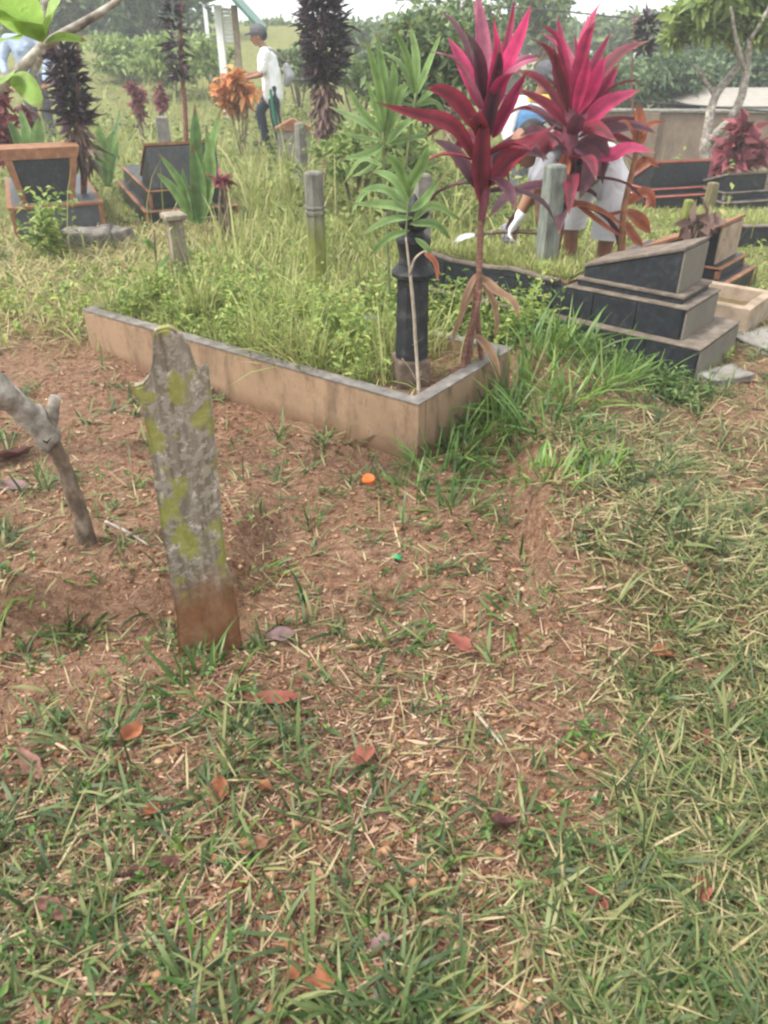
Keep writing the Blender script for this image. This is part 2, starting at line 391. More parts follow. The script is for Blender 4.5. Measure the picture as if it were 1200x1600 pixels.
M['stem_red'] = mat_noise('red_brown_stem', [(.3, (.10, .045, .035)), (.55, (.19, .09, .065)), (.75, (.30, .19, .14))], 30, .8, 90, .003, stretch=(1, 1, 3))
M['stem_purple'] = mat_noise('purple_sheath', [(.3, (.10, .025, .04)), (.7, (.22, .06, .09))], 18, .5, None)
M['stem_pale'] = mat_noise('dry_pale_stem', [(.3, (.22, .18, .13)), (.7, (.42, .36, .28))], 30, .85, 80)
M['stem_green'] = mat_noise('green_stem', [(.3, (.10, .12, .05)), (.7, (.18, .21, .09))], 20, .7)
M['dark_hole'] = mat_noise('dark_core', [(.3, (.015, .012, .010)), (.7, (.05, .04, .03))], 30, .95)
M['pink'] = mat_bigleaf('pink_leaf', (.42, .022, .10), (.72, .055, .20))
M['magenta'] = mat_bigleaf('magenta_leaf', (.20, .018, .055), (.52, .045, .145))
M['maroon'] = mat_bigleaf('maroon_leaf', (.075, .018, .028), (.28, .030, .055))
M['mauve'] = mat_bigleaf('mauve_leaf', (.33, .11, .17), (.48, .13, .22))
M['plum'] = mat_bigleaf('plum_leaf', (.050, .022, .036), (.15, .045, .065))
M['rust'] = mat_bigleaf('rust_leaf', (.22, .05, .022), (.38, .12, .055), .6)
M['dry'] = mat_bigleaf('dry_leaf', (.27, .15, .09), (.42, .27, .17), .8)
M['strap'] = mat_bigleaf('strap_leaf', (.15, .26, .075), (.25, .38, .13), .45, .35)
M['strap_dark'] = mat_bigleaf('strap_dark_leaf', (.07, .15, .05), (.15, .25, .08), .4, .3)
M['lime'] = mat_bigleaf('lime_leaf', (.26, .43, .085), (.36, .52, .13), .45, .4)
M['lance'] = mat_bigleaf('lance_leaf', (.11, .20, .055), (.23, .34, .11), .4, .35)
M['crown_far'] = mat_leaf('far_foliage', [(0, (.06, .10, .045)), (.5, (.13, .19, .075)), (1, (.24, .30, .12))], .55, .3)
M['crown_dark'] = mat_leaf('dark_foliage', [(0, (.045, .085, .042)), (.5, (.09, .15, .068)), (1, (.17, .23, .10))], .5, .3)
M['crown_lime'] = mat_leaf('lime_foliage', [(0, (.12, .18, .05)), (.5, (.22, .30, .08)), (1, (.34, .42, .14))], .5, .35)
M['crown_plum'] = mat_leaf('plum_foliage', [(0, (.030, .026, .034)), (.5, (.05, .038, .052)), (.85, (.085, .055, .068)), (1, (.16, .10, .11))], .42, .2)
M['crown_wilt'] = mat_leaf('wilted_foliage', [(0, (.11, .065, .055)), (1, (.25, .16, .13))], .7, .2)
M['crown_orange'] = mat_leaf('orange_foliage', [(0, (.30, .09, .04)), (.5, (.55, .20, .06)), (1, (.72, .36, .12))], .5, .35)
M['crown_red'] = mat_leaf('red_foliage', [(0, (.10, .03, .035)), (.6, (.24, .06, .075)), (1, (.40, .11, .13))], .5, .3)
def plain(name, col, rough=.6, spec=.4):
    m, nt, b = new_mat(name)
    c = mix(nt, 1.0, col, ramp(nt, [(.3, (.82, .82, .82)), (.7, (1.1, 1.1, 1.1))], tex(nt, 9, 4, .6)), 'MULTIPLY')
    nt.links.new(c, b.inputs['Base Color']); b.inputs['Roughness'].default_value = rough; b.inputs['Specular IOR Level'].default_value = spec
    return m
def cloth(name, col):
    m, nt, b = new_mat(name)
    c = mix(nt, 1.0, col, ramp(nt, [(.3, (.85, .85, .85)), (.7, (1.08, 1.08, 1.08))], tex(nt, 6, 4, .6)), 'MULTIPLY')
    nt.links.new(c, b.inputs['Base Color']); b.inputs['Roughness'].default_value = .9; b.inputs['Specular IOR Level'].default_value = .15
    bump(nt, b, tex(nt, 9, 3, .5, dist=1.5), .03, .6)
    return m
M['skin'] = plain('skin', (.26, .125, .075), .55)
M['hair'] = plain('hair', (.015, .013, .012), .6)
M['white_cloth'] = cloth('white_cloth', (.80, .81, .81)); M['grey_cloth'] = cloth('grey_cloth', (.28, .28, .30))
M['blue_cloth'] = cloth('blue_cloth', (.33, .40, .52)); M['navy_cloth'] = cloth('navy_cloth', (.025, .035, .055))
M['dark_cloth'] = cloth('dark_cloth', (.10, .10, .11)); M['green_cloth'] = cloth('green_cloth', (.03, .22, .12))
M['soft_blue'] = cloth('soft_blue_cloth', (.10, .22, .40)); M['light_shorts'] = cloth('light_shorts', (.74, .75, .77)); M['azure_cloth'] = cloth('azure_cloth', (.06, .22, .50))
M['sole'] = plain('shoe', (.03, .03, .03), .6); M['yellow_cloth'] = cloth('yellow_cloth', (.55, .42, .10))
M['orange_plastic'] = plain('orange_plastic', (.78, .16, .035), .35); M['green_plastic'] = plain('green_plastic', (.02, .32, .13), .35)
M['wall'] = plaster_mat('old_wall_plaster', (.22, .165, .125), (.13, .10, .08), (.22, .17, .13), -1.0)
M['wall_white'] = mat_noise('white_wall', [(.3, (.36, .35, .33)), (.7, (.48, .47, .45))], 6, .9)
M['roof_pale'] = mat_noise('pale_roof_sheet', [(.3, (.24, .215, .18)), (.7, (.33, .30, .26))], 5, .6)
M['roof_green'] = mat_noise('green_roof_sheet', [(.3, (.05, .13, .10)), (.7, (.09, .20, .15))], 4, .5)
M['white_paint'] = mat_noise('white_paint', [(.3, (.68, .70, .68)), (.7, (.80, .82, .80))], 8, .6)
M['cable'] = plain('cable', (.03, .03, .03), .6)
M['steel'] = plain('steel', (.45, .45, .45), .35)

# ------------------------------------------------------------------ ground
def axis(fine0, fine1, step, lo, hi, grow):
    a = list(np.arange(fine0, fine1, step))
    s = step; x = a[-1]
    while x < hi: s *= grow; x += s; a.append(x)
    s = step; x = a[0]; pre = []
    while x > lo: s *= grow; x -= s; pre.append(x)
    return np.array(pre[::-1] + a)
gx = axis(-1.5, 1.7, .016, -85, 85, 1.07); gy = axis(.5, 4.0, .016, -25, 120, 1.05)
X, Y = np.meshgrid(gx, gy); Z = terr(X, Y)
V = np.stack([X.ravel(), Y.ravel(), Z.ravel()], 1)
nx, ny = len(gx), len(gy)
i0 = (np.arange(ny - 1)[:, None] * nx + np.arange(nx - 1)[None, :]).ravel()
F = np.concatenate([np.stack([i0, i0 + 1, i0 + nx + 1], 1), np.stack([i0, i0 + nx + 1, i0 + nx], 1)])
ground = np_mesh('ground', V, F, M['soil'])
tag(ground, 'reddish brown trodden soil of the graveyard', None, kind='structure')

# ------------------------------------------------------------------ concrete kerb plot
PU = Vector((-.814, .581, 0)).normalized()
C0 = G(652, 722); T0 = Vector((C0.x, C0.y, 0))
plot = thing('grave_kerb', T0, 'low tan plastered kerb box around a weedy grave, corner towards the camera', 'grave kerb')
PF = Frame(T0, PU); PL, PW, PH, PT = 2.16, .80, .266, .055
def slanted_box(name, a0, a1, b0, b1, z0, z1, mat, parent, bev=.006):
    return PF.box(name, a0, a1, b0, b1, z0, z1, mat, parent, bev)
def plot_wall(name, a0, a1, b0, b1):
    w_ = slanted_box(name, a0, a1, b0, b1, -.06, PH - .012, M['kerb'], plot)
    c = slanted_box('kerb_edge', a0 - .003 * (b1 - b0 < .1), a1, b0 - .004, b1 + .004, PH - .0118, PH - .003, M['kerb_top'], w_, .003)
plot_wall('kerb_wall', 0, PL, 0, PT)
plot_wall('kerb_wall', 0.0, PL, PW - PT, PW)
w_ = PF.box('kerb_wall', 0.001, PT, PT + .0045, PW - PT - .0045, -.06, PH - .012, M['kerb'], plot, .004)
PF.box('kerb_edge', -.004, PT + .004, PT + .0045, PW - PT - .0045, PH - .0115, PH - .0035, M['kerb_top'], w_, .002)
w_ = PF.box('kerb_wall', PL - PT, PL - .001, PT + .0045, PW - PT - .0045, -.06, PH - .012, M['kerb'], plot, .004)
PF.box('kerb_edge', PL - PT - .004, PL + .004, PT + .0045, PW - PT - .0045, PH - .0115, PH - .0035, M['kerb_top'], w_, .002)
def plot_soil_z(a, b): return .205 + .03 * fbm(a, b, 4, 3, 71) + .05 * np.exp(-((np.asarray(b) - .4) / .2) ** 2) * sst(.3, .7, a)
na, nb = 60, 24
vs, fs = [], []
for i in range(na + 1):
    for j in range(nb + 1):
        a = PT + (PL - 2 * PT) * i / na; b = PT + (PW - 2 * PT) * j / nb
        vs.append(PF.p(a, b, float(plot_soil_z(a, b))))
for i in range(na):
    for j in range(nb):
        k = i * (nb + 1) + j; fs.append((k, k + 1, k + nb + 2, k + nb + 1))
mesh_obj('soil_fill', vs, fs, M['soil'], plot, True)

# ------------------------------------------------------------------ carved board marker in the foreground
by0 = TG(325, 1022); yaw = R(24)
bn = Vector((math.sin(yaw), -math.cos(yaw), 0)); bxv = Vector((math.cos(yaw), math.sin(yaw), 0))
def on_board(u, v):
    d = Vector(ray(u, v)); o = Vector((0, 0, CAM_H)); t = (by0 - o).dot(bn) / d.dot(bn); return o + d * t
outline = [(241, 520), (249, 515), (262, 513), (274, 516), (283, 525), (294, 545), (301, 564), (305, 577), (312, 579), (325, 574), (330, 625), (336, 690), (343, 770),
           (350, 850), (354, 888), (362, 910), (372, 960), (380, 1020), (388, 1075), (276, 1095), (277, 1030), (277, 985), (270, 930), (257, 860), (246, 790), (236, 720), (226, 660), (215, 630), (208, 617), (208, 606), (222, 603), (231, 592), (237, 565), (239, 540)]
board = thing('wooden_grave_marker', Vector((by0.x, by0.y, 0)), 'weathered wooden grave board with notched shoulders, green lichen and reddish foot', 'grave marker')
bm = bmesh.new()
rng = random.Random(3)
dense = []
for i in range(len(outline)):
    a, b = outline[i], outline[(i + 1) % len(outline)]
    k = max(1, int(math.dist(a, b) / 14))
    for q in range(k):
        t = q / k; dense.append((a[0] + (b[0] - a[0]) * t + rng.uniform(-1.2, 1.2), a[1] + (b[1] - a[1]) * t + rng.uniform(-1, 1)))
front = [bm.verts.new(on_board(*p)) for p in dense]
back = [bm.verts.new(on_board(*p) - bn * .034 + bxv * .008) for p in dense]
ff = bm.faces.new(front); bf = bm.faces.new(back[::-1])
for i in range(len(front)):
    j = (i + 1) % len(front); bm.faces.new((front[i], back[i], back[j], front[j]))
bmesh.ops.recalc_face_normals(bm, faces=bm.faces)
bmesh.ops.bevel(bm, geom=[e for e in bm.edges if (ff in e.link_faces or bf in e.link_faces)], offset=.006, segments=2, affect='EDGES')
bmesh.ops.triangulate(bm, faces=[f for f in bm.faces if len(f.verts) > 4])
bm_obj('board', bm, M['marker'], board)

# ------------------------------------------------------------------ forked stake at the left
sb = TG(150, 900); sy = sb.y
stake = thing('forked_stake', sb, 'grey forked branch stuck in the soil beside the wooden grave board', 'branch')
stk = tube('stem', [W(155, 960, sy), W(146, 888, sy), W(122, 795, sy - .02), W(97, 725, sy - .03), W(70, 672, sy - .05)], [.030, .028, .023, .022, .027], M['bark_brown'], stake, 12, 40, .5)
tube('limb', [W(78, 692, sy - .05), W(58, 662, sy - .07), W(30, 635, sy - .10), (W(-5, 606, sy - .16)), W(-70, 560, sy - .25)], [.032, .038, .036, .034, .036], M['bark_grey'], stake, 10, 26, .4)
tube('stub', [W(72, 685, sy - .05), W(80, 655, sy - .05), W(87, 618, sy - .03)], [.024, .019, .015], M['bark_grey'], stake, 8, 10, .4)
hc = W(72, 684, sy - .088)
hd = (Vector((0, 0, CAM_H)) - hc).normalized(); hx = hd.cross(Vector((0, 0, 1))).normalized(); hy = hd.cross(hx)
mesh_obj('stem_hole', [hc + (hx * math.cos(k * .7854) + hy * math.sin(k * .7854)) * (.011 + .003 * (k % 3)) - hd * .006 for k in range(8)] + [hc - hd * .02],
         [(k, (k + 1) % 8, 8) for k in range(8)], M['dark_hole'], stk)  # near-black shallow dish set on the stem as its hole

# ------------------------------------------------------------------ posts
def turned_post():
    base = G(642, 598, .2); s = PXM(450, base.y)
    t = thing('turned_grave_post', base, 'black turned grave post with tiered cap standing in the kerbed plot', 'grave post')
    def z(v): return W(642, v, base.y).z - base.z
    f = Frame(base, (1, .25))
    f.box('foot', -.075, .07, -.07, .07, -.05, z(556), M['post_foot'], t, .012)
    lathe('shaft', base, [(28 * s, z(556) + .003), (27 * s, z(500)), (26 * s, z(434))], M['post_black'], t, 8)
    lathe('collar', base, [(26 * s, z(433.9)), (33 * s, z(430)), (34 * s, z(424)), (30 * s, z(419)), (25 * s, z(412))], M['post_black'], t, 16)
    lathe('waist', base, [(23 * s, z(411.8)), (22 * s, z(400)), (24 * s, z(388)), (27 * s, z(376)), (26 * s, z(371)), (17 * s, z(366)), (15 * s, z(360))], M['post_black'], t, 16)
    lathe('upper_tier', base, [(15 * s, z(359.8)), (23 * s, z(352)), (24 * s, z(346)), (20 * s, z(341)), (19 * s, z(338))], M['post_black'], t, 16)
    lathe('cap', base, [(20 * s, z(337.7)), (24 * s, z(334)), (22 * s, z(330)), (15 * s, z(323)), (9 * s, z(316)), (4 * s, z(309)), (1 * s, z(303))], M['post_black'], t, 16, True)
turned_post()
def square_post(name, label, base, top_px, wid, mat, cap=None, yaw=.3, band=None, taper=.9, eight=False):
    t = thing(name, base, label, 'grave post')
    ztop = W(600, top_px, base.y).z
    sides = 8 if eight else 4; r = wid / 2 * (1.05 if eight else 1.35)
    prof = [(r, -.12), (r * .99, (ztop - base.z) * .5), (r * taper, ztop - base.z - .012), (r * taper * .86, ztop - base.z)]
    lathe('shaft', base, prof, mat, t, sides, rot=yaw)
    if band:
        zb = W(600, band, base.y).z - base.z
        lathe('band', base, [(r * 1.02, zb - .012), (r * 1.14, zb - .008), (r * 1.14, zb + .010), (r * 1.02, zb + .014)], mat, t, sides, rot=yaw)
        lathe('band', base, [(r * 1.01, zb + .022), (r * 1.10, zb + .026), (r * 1.10, zb + .038), (r * 1.0, zb + .042)], mat, t, sides, rot=yaw)
    if cap:
        lathe('cap', base, [(r * .9, ztop - base.z + .001), (r * cap, ztop - base.z + .008), (r * cap, ztop - base.z + .028), (r * cap * .8, ztop - base.z + .036)], mat, t, sides, rot=yaw)
    return t
bp = G(842, 505); square_post('concrete_grave_post', 'pale square concrete post between the two pink-leaved plants', bp, 257, .102, M['post_pale'], yaw=.35, taper=.95)
bp = G(498, 458); square_post('concrete_grave_post', 'greyish eight-sided post with banded middle and mossy green lower half', bp, 268, .118, M['post_moss'], band=332, eight=True, taper=1.0)
bp = PF.p(PL - .22, .36, .2); bp.y = 4.38; bp.x = W(284, 430, 4.38).x; square_post('concrete_grave_post', 'slim tan post with a flat cap at the far end of the kerbed plot', bp, 343, .088, M['post_tan'], cap=1.45, yaw=.5)
bp = G(474, 300); square_post('concrete_grave_post', 'light grey post behind the banded mossy post, near the walking man', bp, 192, .13, M['concrete'], eight=True)
bp = G(590, 340); square_post('concrete_grave_post', 'thin dark grey post among the lance-leaved greenery', bp, 238, .11, M['granite_grey'], eight=True)
bp = Vector((W(660, 300, 5.3).x, 5.3, 0)); square_post('concrete_grave_post', 'square grey post rising just behind the black turned post', bp, 272, .10, M['concrete'])
bp = G(268, 300); square_post('concrete_grave_post', 'pale grey post behind the wedge-topped tomb at left', bp, 182, .15, M['concrete'])
bp = G(1068, 360); square_post('concrete_grave_post', 'short mossy yellow-green post in front of the red-edged tomb', bp, 312, .075, M['post_moss'])
bp = G(1105, 335); square_post('concrete_grave_post', 'small weathered post beside the pale frangipani trunk', bp, 285, .09, M['post_tan'])

# ------------------------------------------------------------------ tombs
def wedge(fr, a0, a1, b0, b1, zb, zhi, zlo, body, trim, t, face=None, rim=.025, over=.012):
    """headstone with a sloping top: high at a0, low at a1"""
    fr.poly_ab('headstone', [(a0, zb), (a1, zb), (a1, zlo), (a0, zhi)], b0, b1, body, t, .003)
    s = (zlo - zhi) / (a1 - a0)
    fr.poly_ab('slanted_slab', [(a0 - over, zhi + .002 - s * over), (a1 + over, zlo + .002 + s * over), (a1 + over, zlo + .002 + s * over + rim), (a0 - over, zhi + .002 - s * over + rim)], b0 - over, b1 + over, trim, t, .003)
    if face is not None:
        fr.box('end_face', a0 - .012, a0 - .001, b0 + .002, b1 - .002, zb + .002, zhi - .004, face, t, .002)
# tomb C, right, near
u_c = (-.77, .638)
oc = G(1083, 594); oc.z = 0
FC = Frame(oc, u_c)
tc = thing('stepped_tomb', oc, 'stepped black tomb with wedge headstone and grey end faces, right of the pink plants', 'tomb')
lowC = FC.box('lower_step', 0, 1.95, 0, .58, -.06, .1565, M['granite'], tc)
FC.box('step_edge', -.008, 1.96, -.008, .588, .157, .168, M['trim_old'], lowC, .004)
FC.box('end_face', -.010, -.001, .004, .576, -.06, .149, M['end_tile'], lowC, .002)
uppC = FC.box('upper_step', .13, 1.88, .06, .52, .1685, .3245, M['granite'], tc)
FC.box('end_face', .118, .129, .064, .516, .169, .317, M['end_tile'], uppC, .002)
FC.box('step_edge', .116, .80, .05, .53, .325, .336, M['trim_old'], uppC, .004)
FC.box('plinth', .17, .76, .10, .48, .3365, .366, M['granite'], tc)
FC.box('step_edge', .16, .77, .09, .49, .3665, .380, M['trim_old'], tc, .003)
wedge(FC, .22, .74, .125, .455, .3805, .592, .432, M['granite'], M['trim_old'], tc, M['end_tile'], .016, .008)
def tile_row(fr, t, a0, a1, b, z0, z1, n, mat):
    w = (a1 - a0) / n
    for k in range(n):
        fr.box('tile', a0 + w * k + .003, a0 + w * (k + 1) - .003, b - .007 - .002 * random.random(), b - .0005, z0, z1, mat, t, .0015)
tile_row(FC, lowC, .004, 1.946, 0, .004, .150, 7, M['granite'])
tile_row(FC, uppC, .135, 1.876, .06, .172, .318, 7, M['granite'])
# kerb rim of its grave bed, with a waved crest
for (b0, b1) in ((.05, .085), (.495, .53)):
    prof = [(.805, .325), (1.88, .325)] + [(1.88 - .06 * k, 0.345 + .016 * max(0, math.sin(k * .62 + .3)) ) for k in range(0, 18)]
    FC.poly_ab('bed_rim', prof, b0, b1, M['granite'], tc, 0)
    prof2 = [(a, z + .001) for a, z in prof[2:]] + [(a, z + .014) for a, z in prof[2:][::-1]]
    FC.poly_ab('rim_edge', prof2, b0 - .006, b1 + .006, M['trim_old'], tc, 0)
FC.box('bed_soil', .81, 1.87, .09, .49, .3248, .35, M['soil'], tc, .01)
# open concrete kerb and tomb D beyond it
od = G(1162, 529); od.z = 0
FD = Frame(od, u_c)
kd = thing('concrete_kerb', od, 'open tan concrete kerb box right behind the stepped tomb', 'grave kerb')
FD.box('kerb_wall', 0, 1.5, 0, .06, -.06, .17, M['concrete_tan'], kd, .006)
FD.box('kerb_wall', 0, 1.5, .44, .50, -.06, .168, M['concrete_tan'], kd, .006)
FD.box('kerb_wall', .002, .06, .061, .439, -.06, .169, M['concrete_tan'], kd, .006)
FD.box('kerb_wall', 1.44, 1.498, .061, .439, -.06, .167, M['concrete_tan'], kd, .006)
FD.box('soil_fill', .062, 1.438, .062, .438, -.05, .09, M['soil'], kd, 0)
def simple_tomb(name, label, o, u, length, width, z1, z2, wl, hz, lz, trim, body=None, inset=.09, parts_end=True, face=None):
    body = body or M['granite']
    f = Frame(o, u); t = thing(name, o, label, 'tomb')
    lo_ = f.box('lower_step', 0, length, 0, width, -.12, z1 - .002, body, t)
    f.box('step_edge', -.014, length + .014, -.014, width + .014, z1 - .0015, z1 + .012, trim, lo_, .004)
    up_ = f.box('upper_step', inset, length - inset, inset * .7, width - inset * .7, z1 + .0162, z2 - .002, body, t)
    f.box('step_edge', inset - .014, length - inset + .014, inset * .7 - .014, width - inset * .7 + .014, z2 - .0015, z2 + .010, trim, up_, .004)
    f.box('step_top', .022, length - .022, .022, width - .022, z1 + .0121, z1 + .016, body, lo_, 0)
    f.box('step_top', inset + .012, length - inset - .012, inset * .7 + .012, width - inset * .7 - .012, z2 + .0101, z2 + .014, body, up_, 0)
    wedge(f, inset + .06, inset + .06 + wl, inset * .7 + .04, width - inset * .7 - .04, z2 + .0145, hz, lz, body, trim, t, face, .022, .014)
    for (a, b) in ((-.006, -.006), (-.006, width - .024)):
        f.box('corner_trim', a, a + .03, b, b + .03, -.1, z1 - .0125, trim, t, .002)
    for (a, b) in ((inset - .006, inset * .7 - .006), (inset - .006, width - inset * .7 - .024)):
        f.box('corner_trim', a, a + .03, b, b + .03, z1 + .0165, z2 - .0125, trim, t, .002)
    return t, f
o = FD.p(.35, .62, 0)
simple_tomb('stepped_tomb', 'black wedge tomb with orange edging at the right edge, behind the open kerb', o, u_c, .85, .6, .12, .2, .5, .45, .24, M['trim'], inset=.07, face=M['concrete_tan'])
# left tombs: length runs away from the camera
u_l = (-.40, .917)
oa = G(30, 388); oa.z = 0
FA = Frame(oa, u_l)
ta = thing('stepped_tomb', oa, 'dark tomb with flared brown-framed headstone at the left edge', 'tomb')
FA.box('lower_step', 0, 1.7, 0, .72, -.1, .298, M['granite_grey'], ta)
FA.box('step_edge', -.015, 1.715, -.015, .735, .2985, .325, M['trim'], ta)
FA.box('step_top', .02, 1.68, .02, .70, .3251, .329, M['granite_grey'], ta, 0)
FA.box('corner_trim', -.006, .03, -.006, .03, -.1, .298, M['trim'], ta, .002)
FA.box('corner_trim', -.006, .03, .69, .726, -.1, .298, M['trim'], ta, .002)
def flared(name, a0, a1, b0l, b1l, b0h, b1h, z0, z1, mat):
    lo = [FA.p(a0, b0l, z0), FA.p(a1, b0l, z0), FA.p(a1, b1l, z0), FA.p(a0, b1l, z0)]
    hi = [FA.p(a0, b0h, z1), FA.p(a1, b0h, z1), FA.p(a1, b1h, z1), FA.p(a0, b1h, z1)]
    return prism(name, lo, hi, mat, ta, .004)
flared('headstone', .10, .42, .10, .52, .04, .60, .3295, .66, M['granite'])
flared('head_board', .075, .45, .035, .605, .005, .635, .6605, .745, M['trim'])
flared('side_rail', .078, .099, .10, .145, .042, .10, .3295, .66, M['trim'])
flared('side_rail', .078, .099, .475, .52, .54, .598, .3295, .66, M['trim'])
ob = G(233, 368); ob.z = 0
tb, FB = simple_tomb('stepped_tomb', 'black two-step tomb with wedge headstone and orange edges, behind the strap-leaved plant', ob, u_l, 1.9, .82, .19, .345, .55, .70, .40, M['trim'], M['granite'], inset=.09, face=M['granite_grey'])
# far tombs on the right
of = G(1010, 326); of.z = -.02
simple_tomb('stepped_tomb', 'black tomb with bright red top edging in front of the brown wall', of, (-.3, .95), 1.3, .9, .12, .18, .4, .42, .2, M['trim_red'])
og = G(1128, 330); og.z = -.05
simple_tomb('stepped_tomb', 'black tomb behind the small red plant near the brown wall', og, (-.3, .95), 1.2, .7, .12, .2, .4, .36, .24, M['trim_old'])
# kerb E with mown grass
oe = G(1112, 384); oe.z = 0
FE = Frame(oe, (1, .05))
te = thing('black_grave_kerb', oe, 'long low black kerb filled with short grass at right', 'grave kerb')
FE.box('kerb_wall', 0, 2.0, -.06, 0, -.1, .145, M['granite'], te)
FE.box('kerb_edge', -.01, 2.01, -.07, .01, .1455, .16, M['trim_old'], te)
FE.box('kerb_wall', 0, .06, -.7, -.0605, -.1, .144, M['granite'], te)
FE.box('kerb_wall', 0.061, 2.0, -.76, -.7005, -.1, .144, M['granite'], te)
FE.box('soil_fill', .061, 2.0, -.70, -.061, -.05, .13, M['soil'], te, 0)
# peaked headstone behind the walking man's path
oh = G(437, 262); oh.z = 0
FH = Frame(oh, (1, .15))
th = thing('grave_headstone', oh, 'grey headstone with a peaked brown cap beside the walking man', 'headstone')
FH.box('slab', 0, .42, -.08, .08, -.1, .46, M['concrete'], th, .006)
FH.poly_ab('peaked_cap', [(-.03, .461), (.45, .461), (.45, .50), (.2, .60), (-.03, .49)], -.10, .10, M['trim'], th, .004)
# stone slabs by tomb C, rubble at tomb A
def rock_slab(name, label, px, w, d, h, rot, mat, cat='stone'):
    p = TG(*px); bm = bmesh.new()
    bmesh.ops.create_cube(bm, size=1)
    bmesh.ops.subdivide_edges(bm, edges=bm.edges, cuts=4, use_grid_fill=True)
    sd_ = rng.uniform(0, 50)
    for q in bm.verts:
        c = q.co.copy(); k = 1 + .14 * mnoise.noise(c * 1.7 + Vector((sd_, 0, 0))) + .08 * mnoise.noise(c * 5 + Vector((0, sd_, 0)))
        q.co = Vector((c.x * w * k, c.y * d * k, c.z * h * (1 + .3 * mnoise.noise(c * 2.5 + Vector((0, 0, sd_))))))
    bmesh.ops.rotate(bm, verts=bm.verts, cent=(0, 0, 0), matrix=Matrix.Rotation(rot, 3, 'Z'))
    o = bm_obj(name, bm, mat, None, True); o.location = p + Vector((0, 0, h * .25))
    return tag(o, label, cat)
rock_slab('flat_stone', 'flat grey stone in the grass below the stepped tomb', (1128, 592), .26, .15, .05, .4, M['concrete'])
rock_slab('flat_stone', 'pale flat slab at the right edge beside the open kerb', (1200, 535), .34, .26, .05, .5, M['concrete'])
rock_slab('concrete_rubble', 'grey brown lump of broken concrete between the two left tombs', (142, 384), .36, .3, .18, .15, M['rubble'], 'rubble')
rock_slab('concrete_rubble', 'small grey rubble block under the dark weeds near the left tomb', (184, 380), .2, .2, .15, .9, M['rubble'], 'rubble')

# ------------------------------------------------------------------ leaves and plants
def leaf(parent, pts, width, mat, name='leaf', facing=None, fold=.22, seg=9, roll=0.0, tipp=.85, basep=.55, base_w=.12, wave=.0):
    C = catmull(pts, seg)
    nrm0 = Vector(facing) if facing else Vector((0, -.8, .6))
    vs, uvs, fs = [], [], []
    pk = max((((k / 60) ** basep) * ((1 - k / 60) ** tipp)) for k in range(61))
    for i, c in enumerate(C):
        s = i / seg
        t = (C[min(i + 1, seg)] - C[max(i - 1, 0)]).normalized()
        side = t.cross(nrm0)
        if side.length < .1: side = t.cross(Vector((1, 0, .2)))
        side.normalize(); nn = side.cross(t).normalized()
        if roll: side = (Matrix.Rotation(roll * (.4 + s), 3, t) @ side); nn = side.cross(t).normalized()
        w = width * .5 * max(base_w * (1 - s), (s ** basep) * ((1 - s) ** tipp) / pk)
        wv = wave * width * math.sin(s * 9 + width * 70)
        for q, fx in ((-1, 0), (-.5, .25), (0, .5), (.5, .75), (1, 1)):
            vs.append(c + side * (w * q) + nn * (abs(q) * fold * w + wv * q))
            uvs.append((fx, s))
    for i in range(seg):
        for j in range(4):
            k = i * 5 + j; fs.append((k, k + 1, k + 6, k + 5))
    return mesh_obj(name, vs, fs, mat, parent, True, uvs)
def pxleaf(parent, pl, y0, dy, wpx, mat, **kw):
    n = len(pl) - 1
    pts = [W(u, v, y0 + dy * (i / n)) for i, (u, v) in enumerate(pl)]
    return leaf(parent, pts, wpx * PXM(pl[n // 2][1], y0), mat, **kw)

# --- pink cordyline in the middle
cy1 = 3.28
c1b = Vector((W(735, 612, cy1).x, cy1, .2))
c1 = thing('cordyline_plant', c1b, 'tall cordyline with hot pink and maroon leaves growing from the kerbed plot', 'plant')
tube('stem', [c1b - Vector((0, 0, .1)), W(731, 560, cy1), W(740, 500, cy1), W(748, 440, cy1 - .02), W(751, 360, cy1), W(757, 300, cy1)], [.017, .016, .015, .013, .013, .018], M['stem_red'], c1, 8, 30, .3)
tube('stem', [W(765, 640, cy1 + .05), W(752, 560, cy1 + .05), W(745, 480, cy1 + .03), W(742, 430, cy1 + .02)], [.014, .013, .012, .010], M['stem_red'], c1, 8, 16, .3)
tube('stem', [W(722, 600, cy1 - .06), W(727, 540, cy1 - .05), W(748, 470, cy1 - .03), W(750, 420, cy1)], [.012, .011, .010, .008], M['stem_red'], c1, 7, 16, .3)
tube('sheath', [W(752, 350, cy1), W(757, 300, cy1), W(757, 250, cy1), W(752, 200, cy1), W(757, 160, cy1)], [.012, .024, .032, .028, .012], M['stem_purple'], c1, 10, 18, .1)
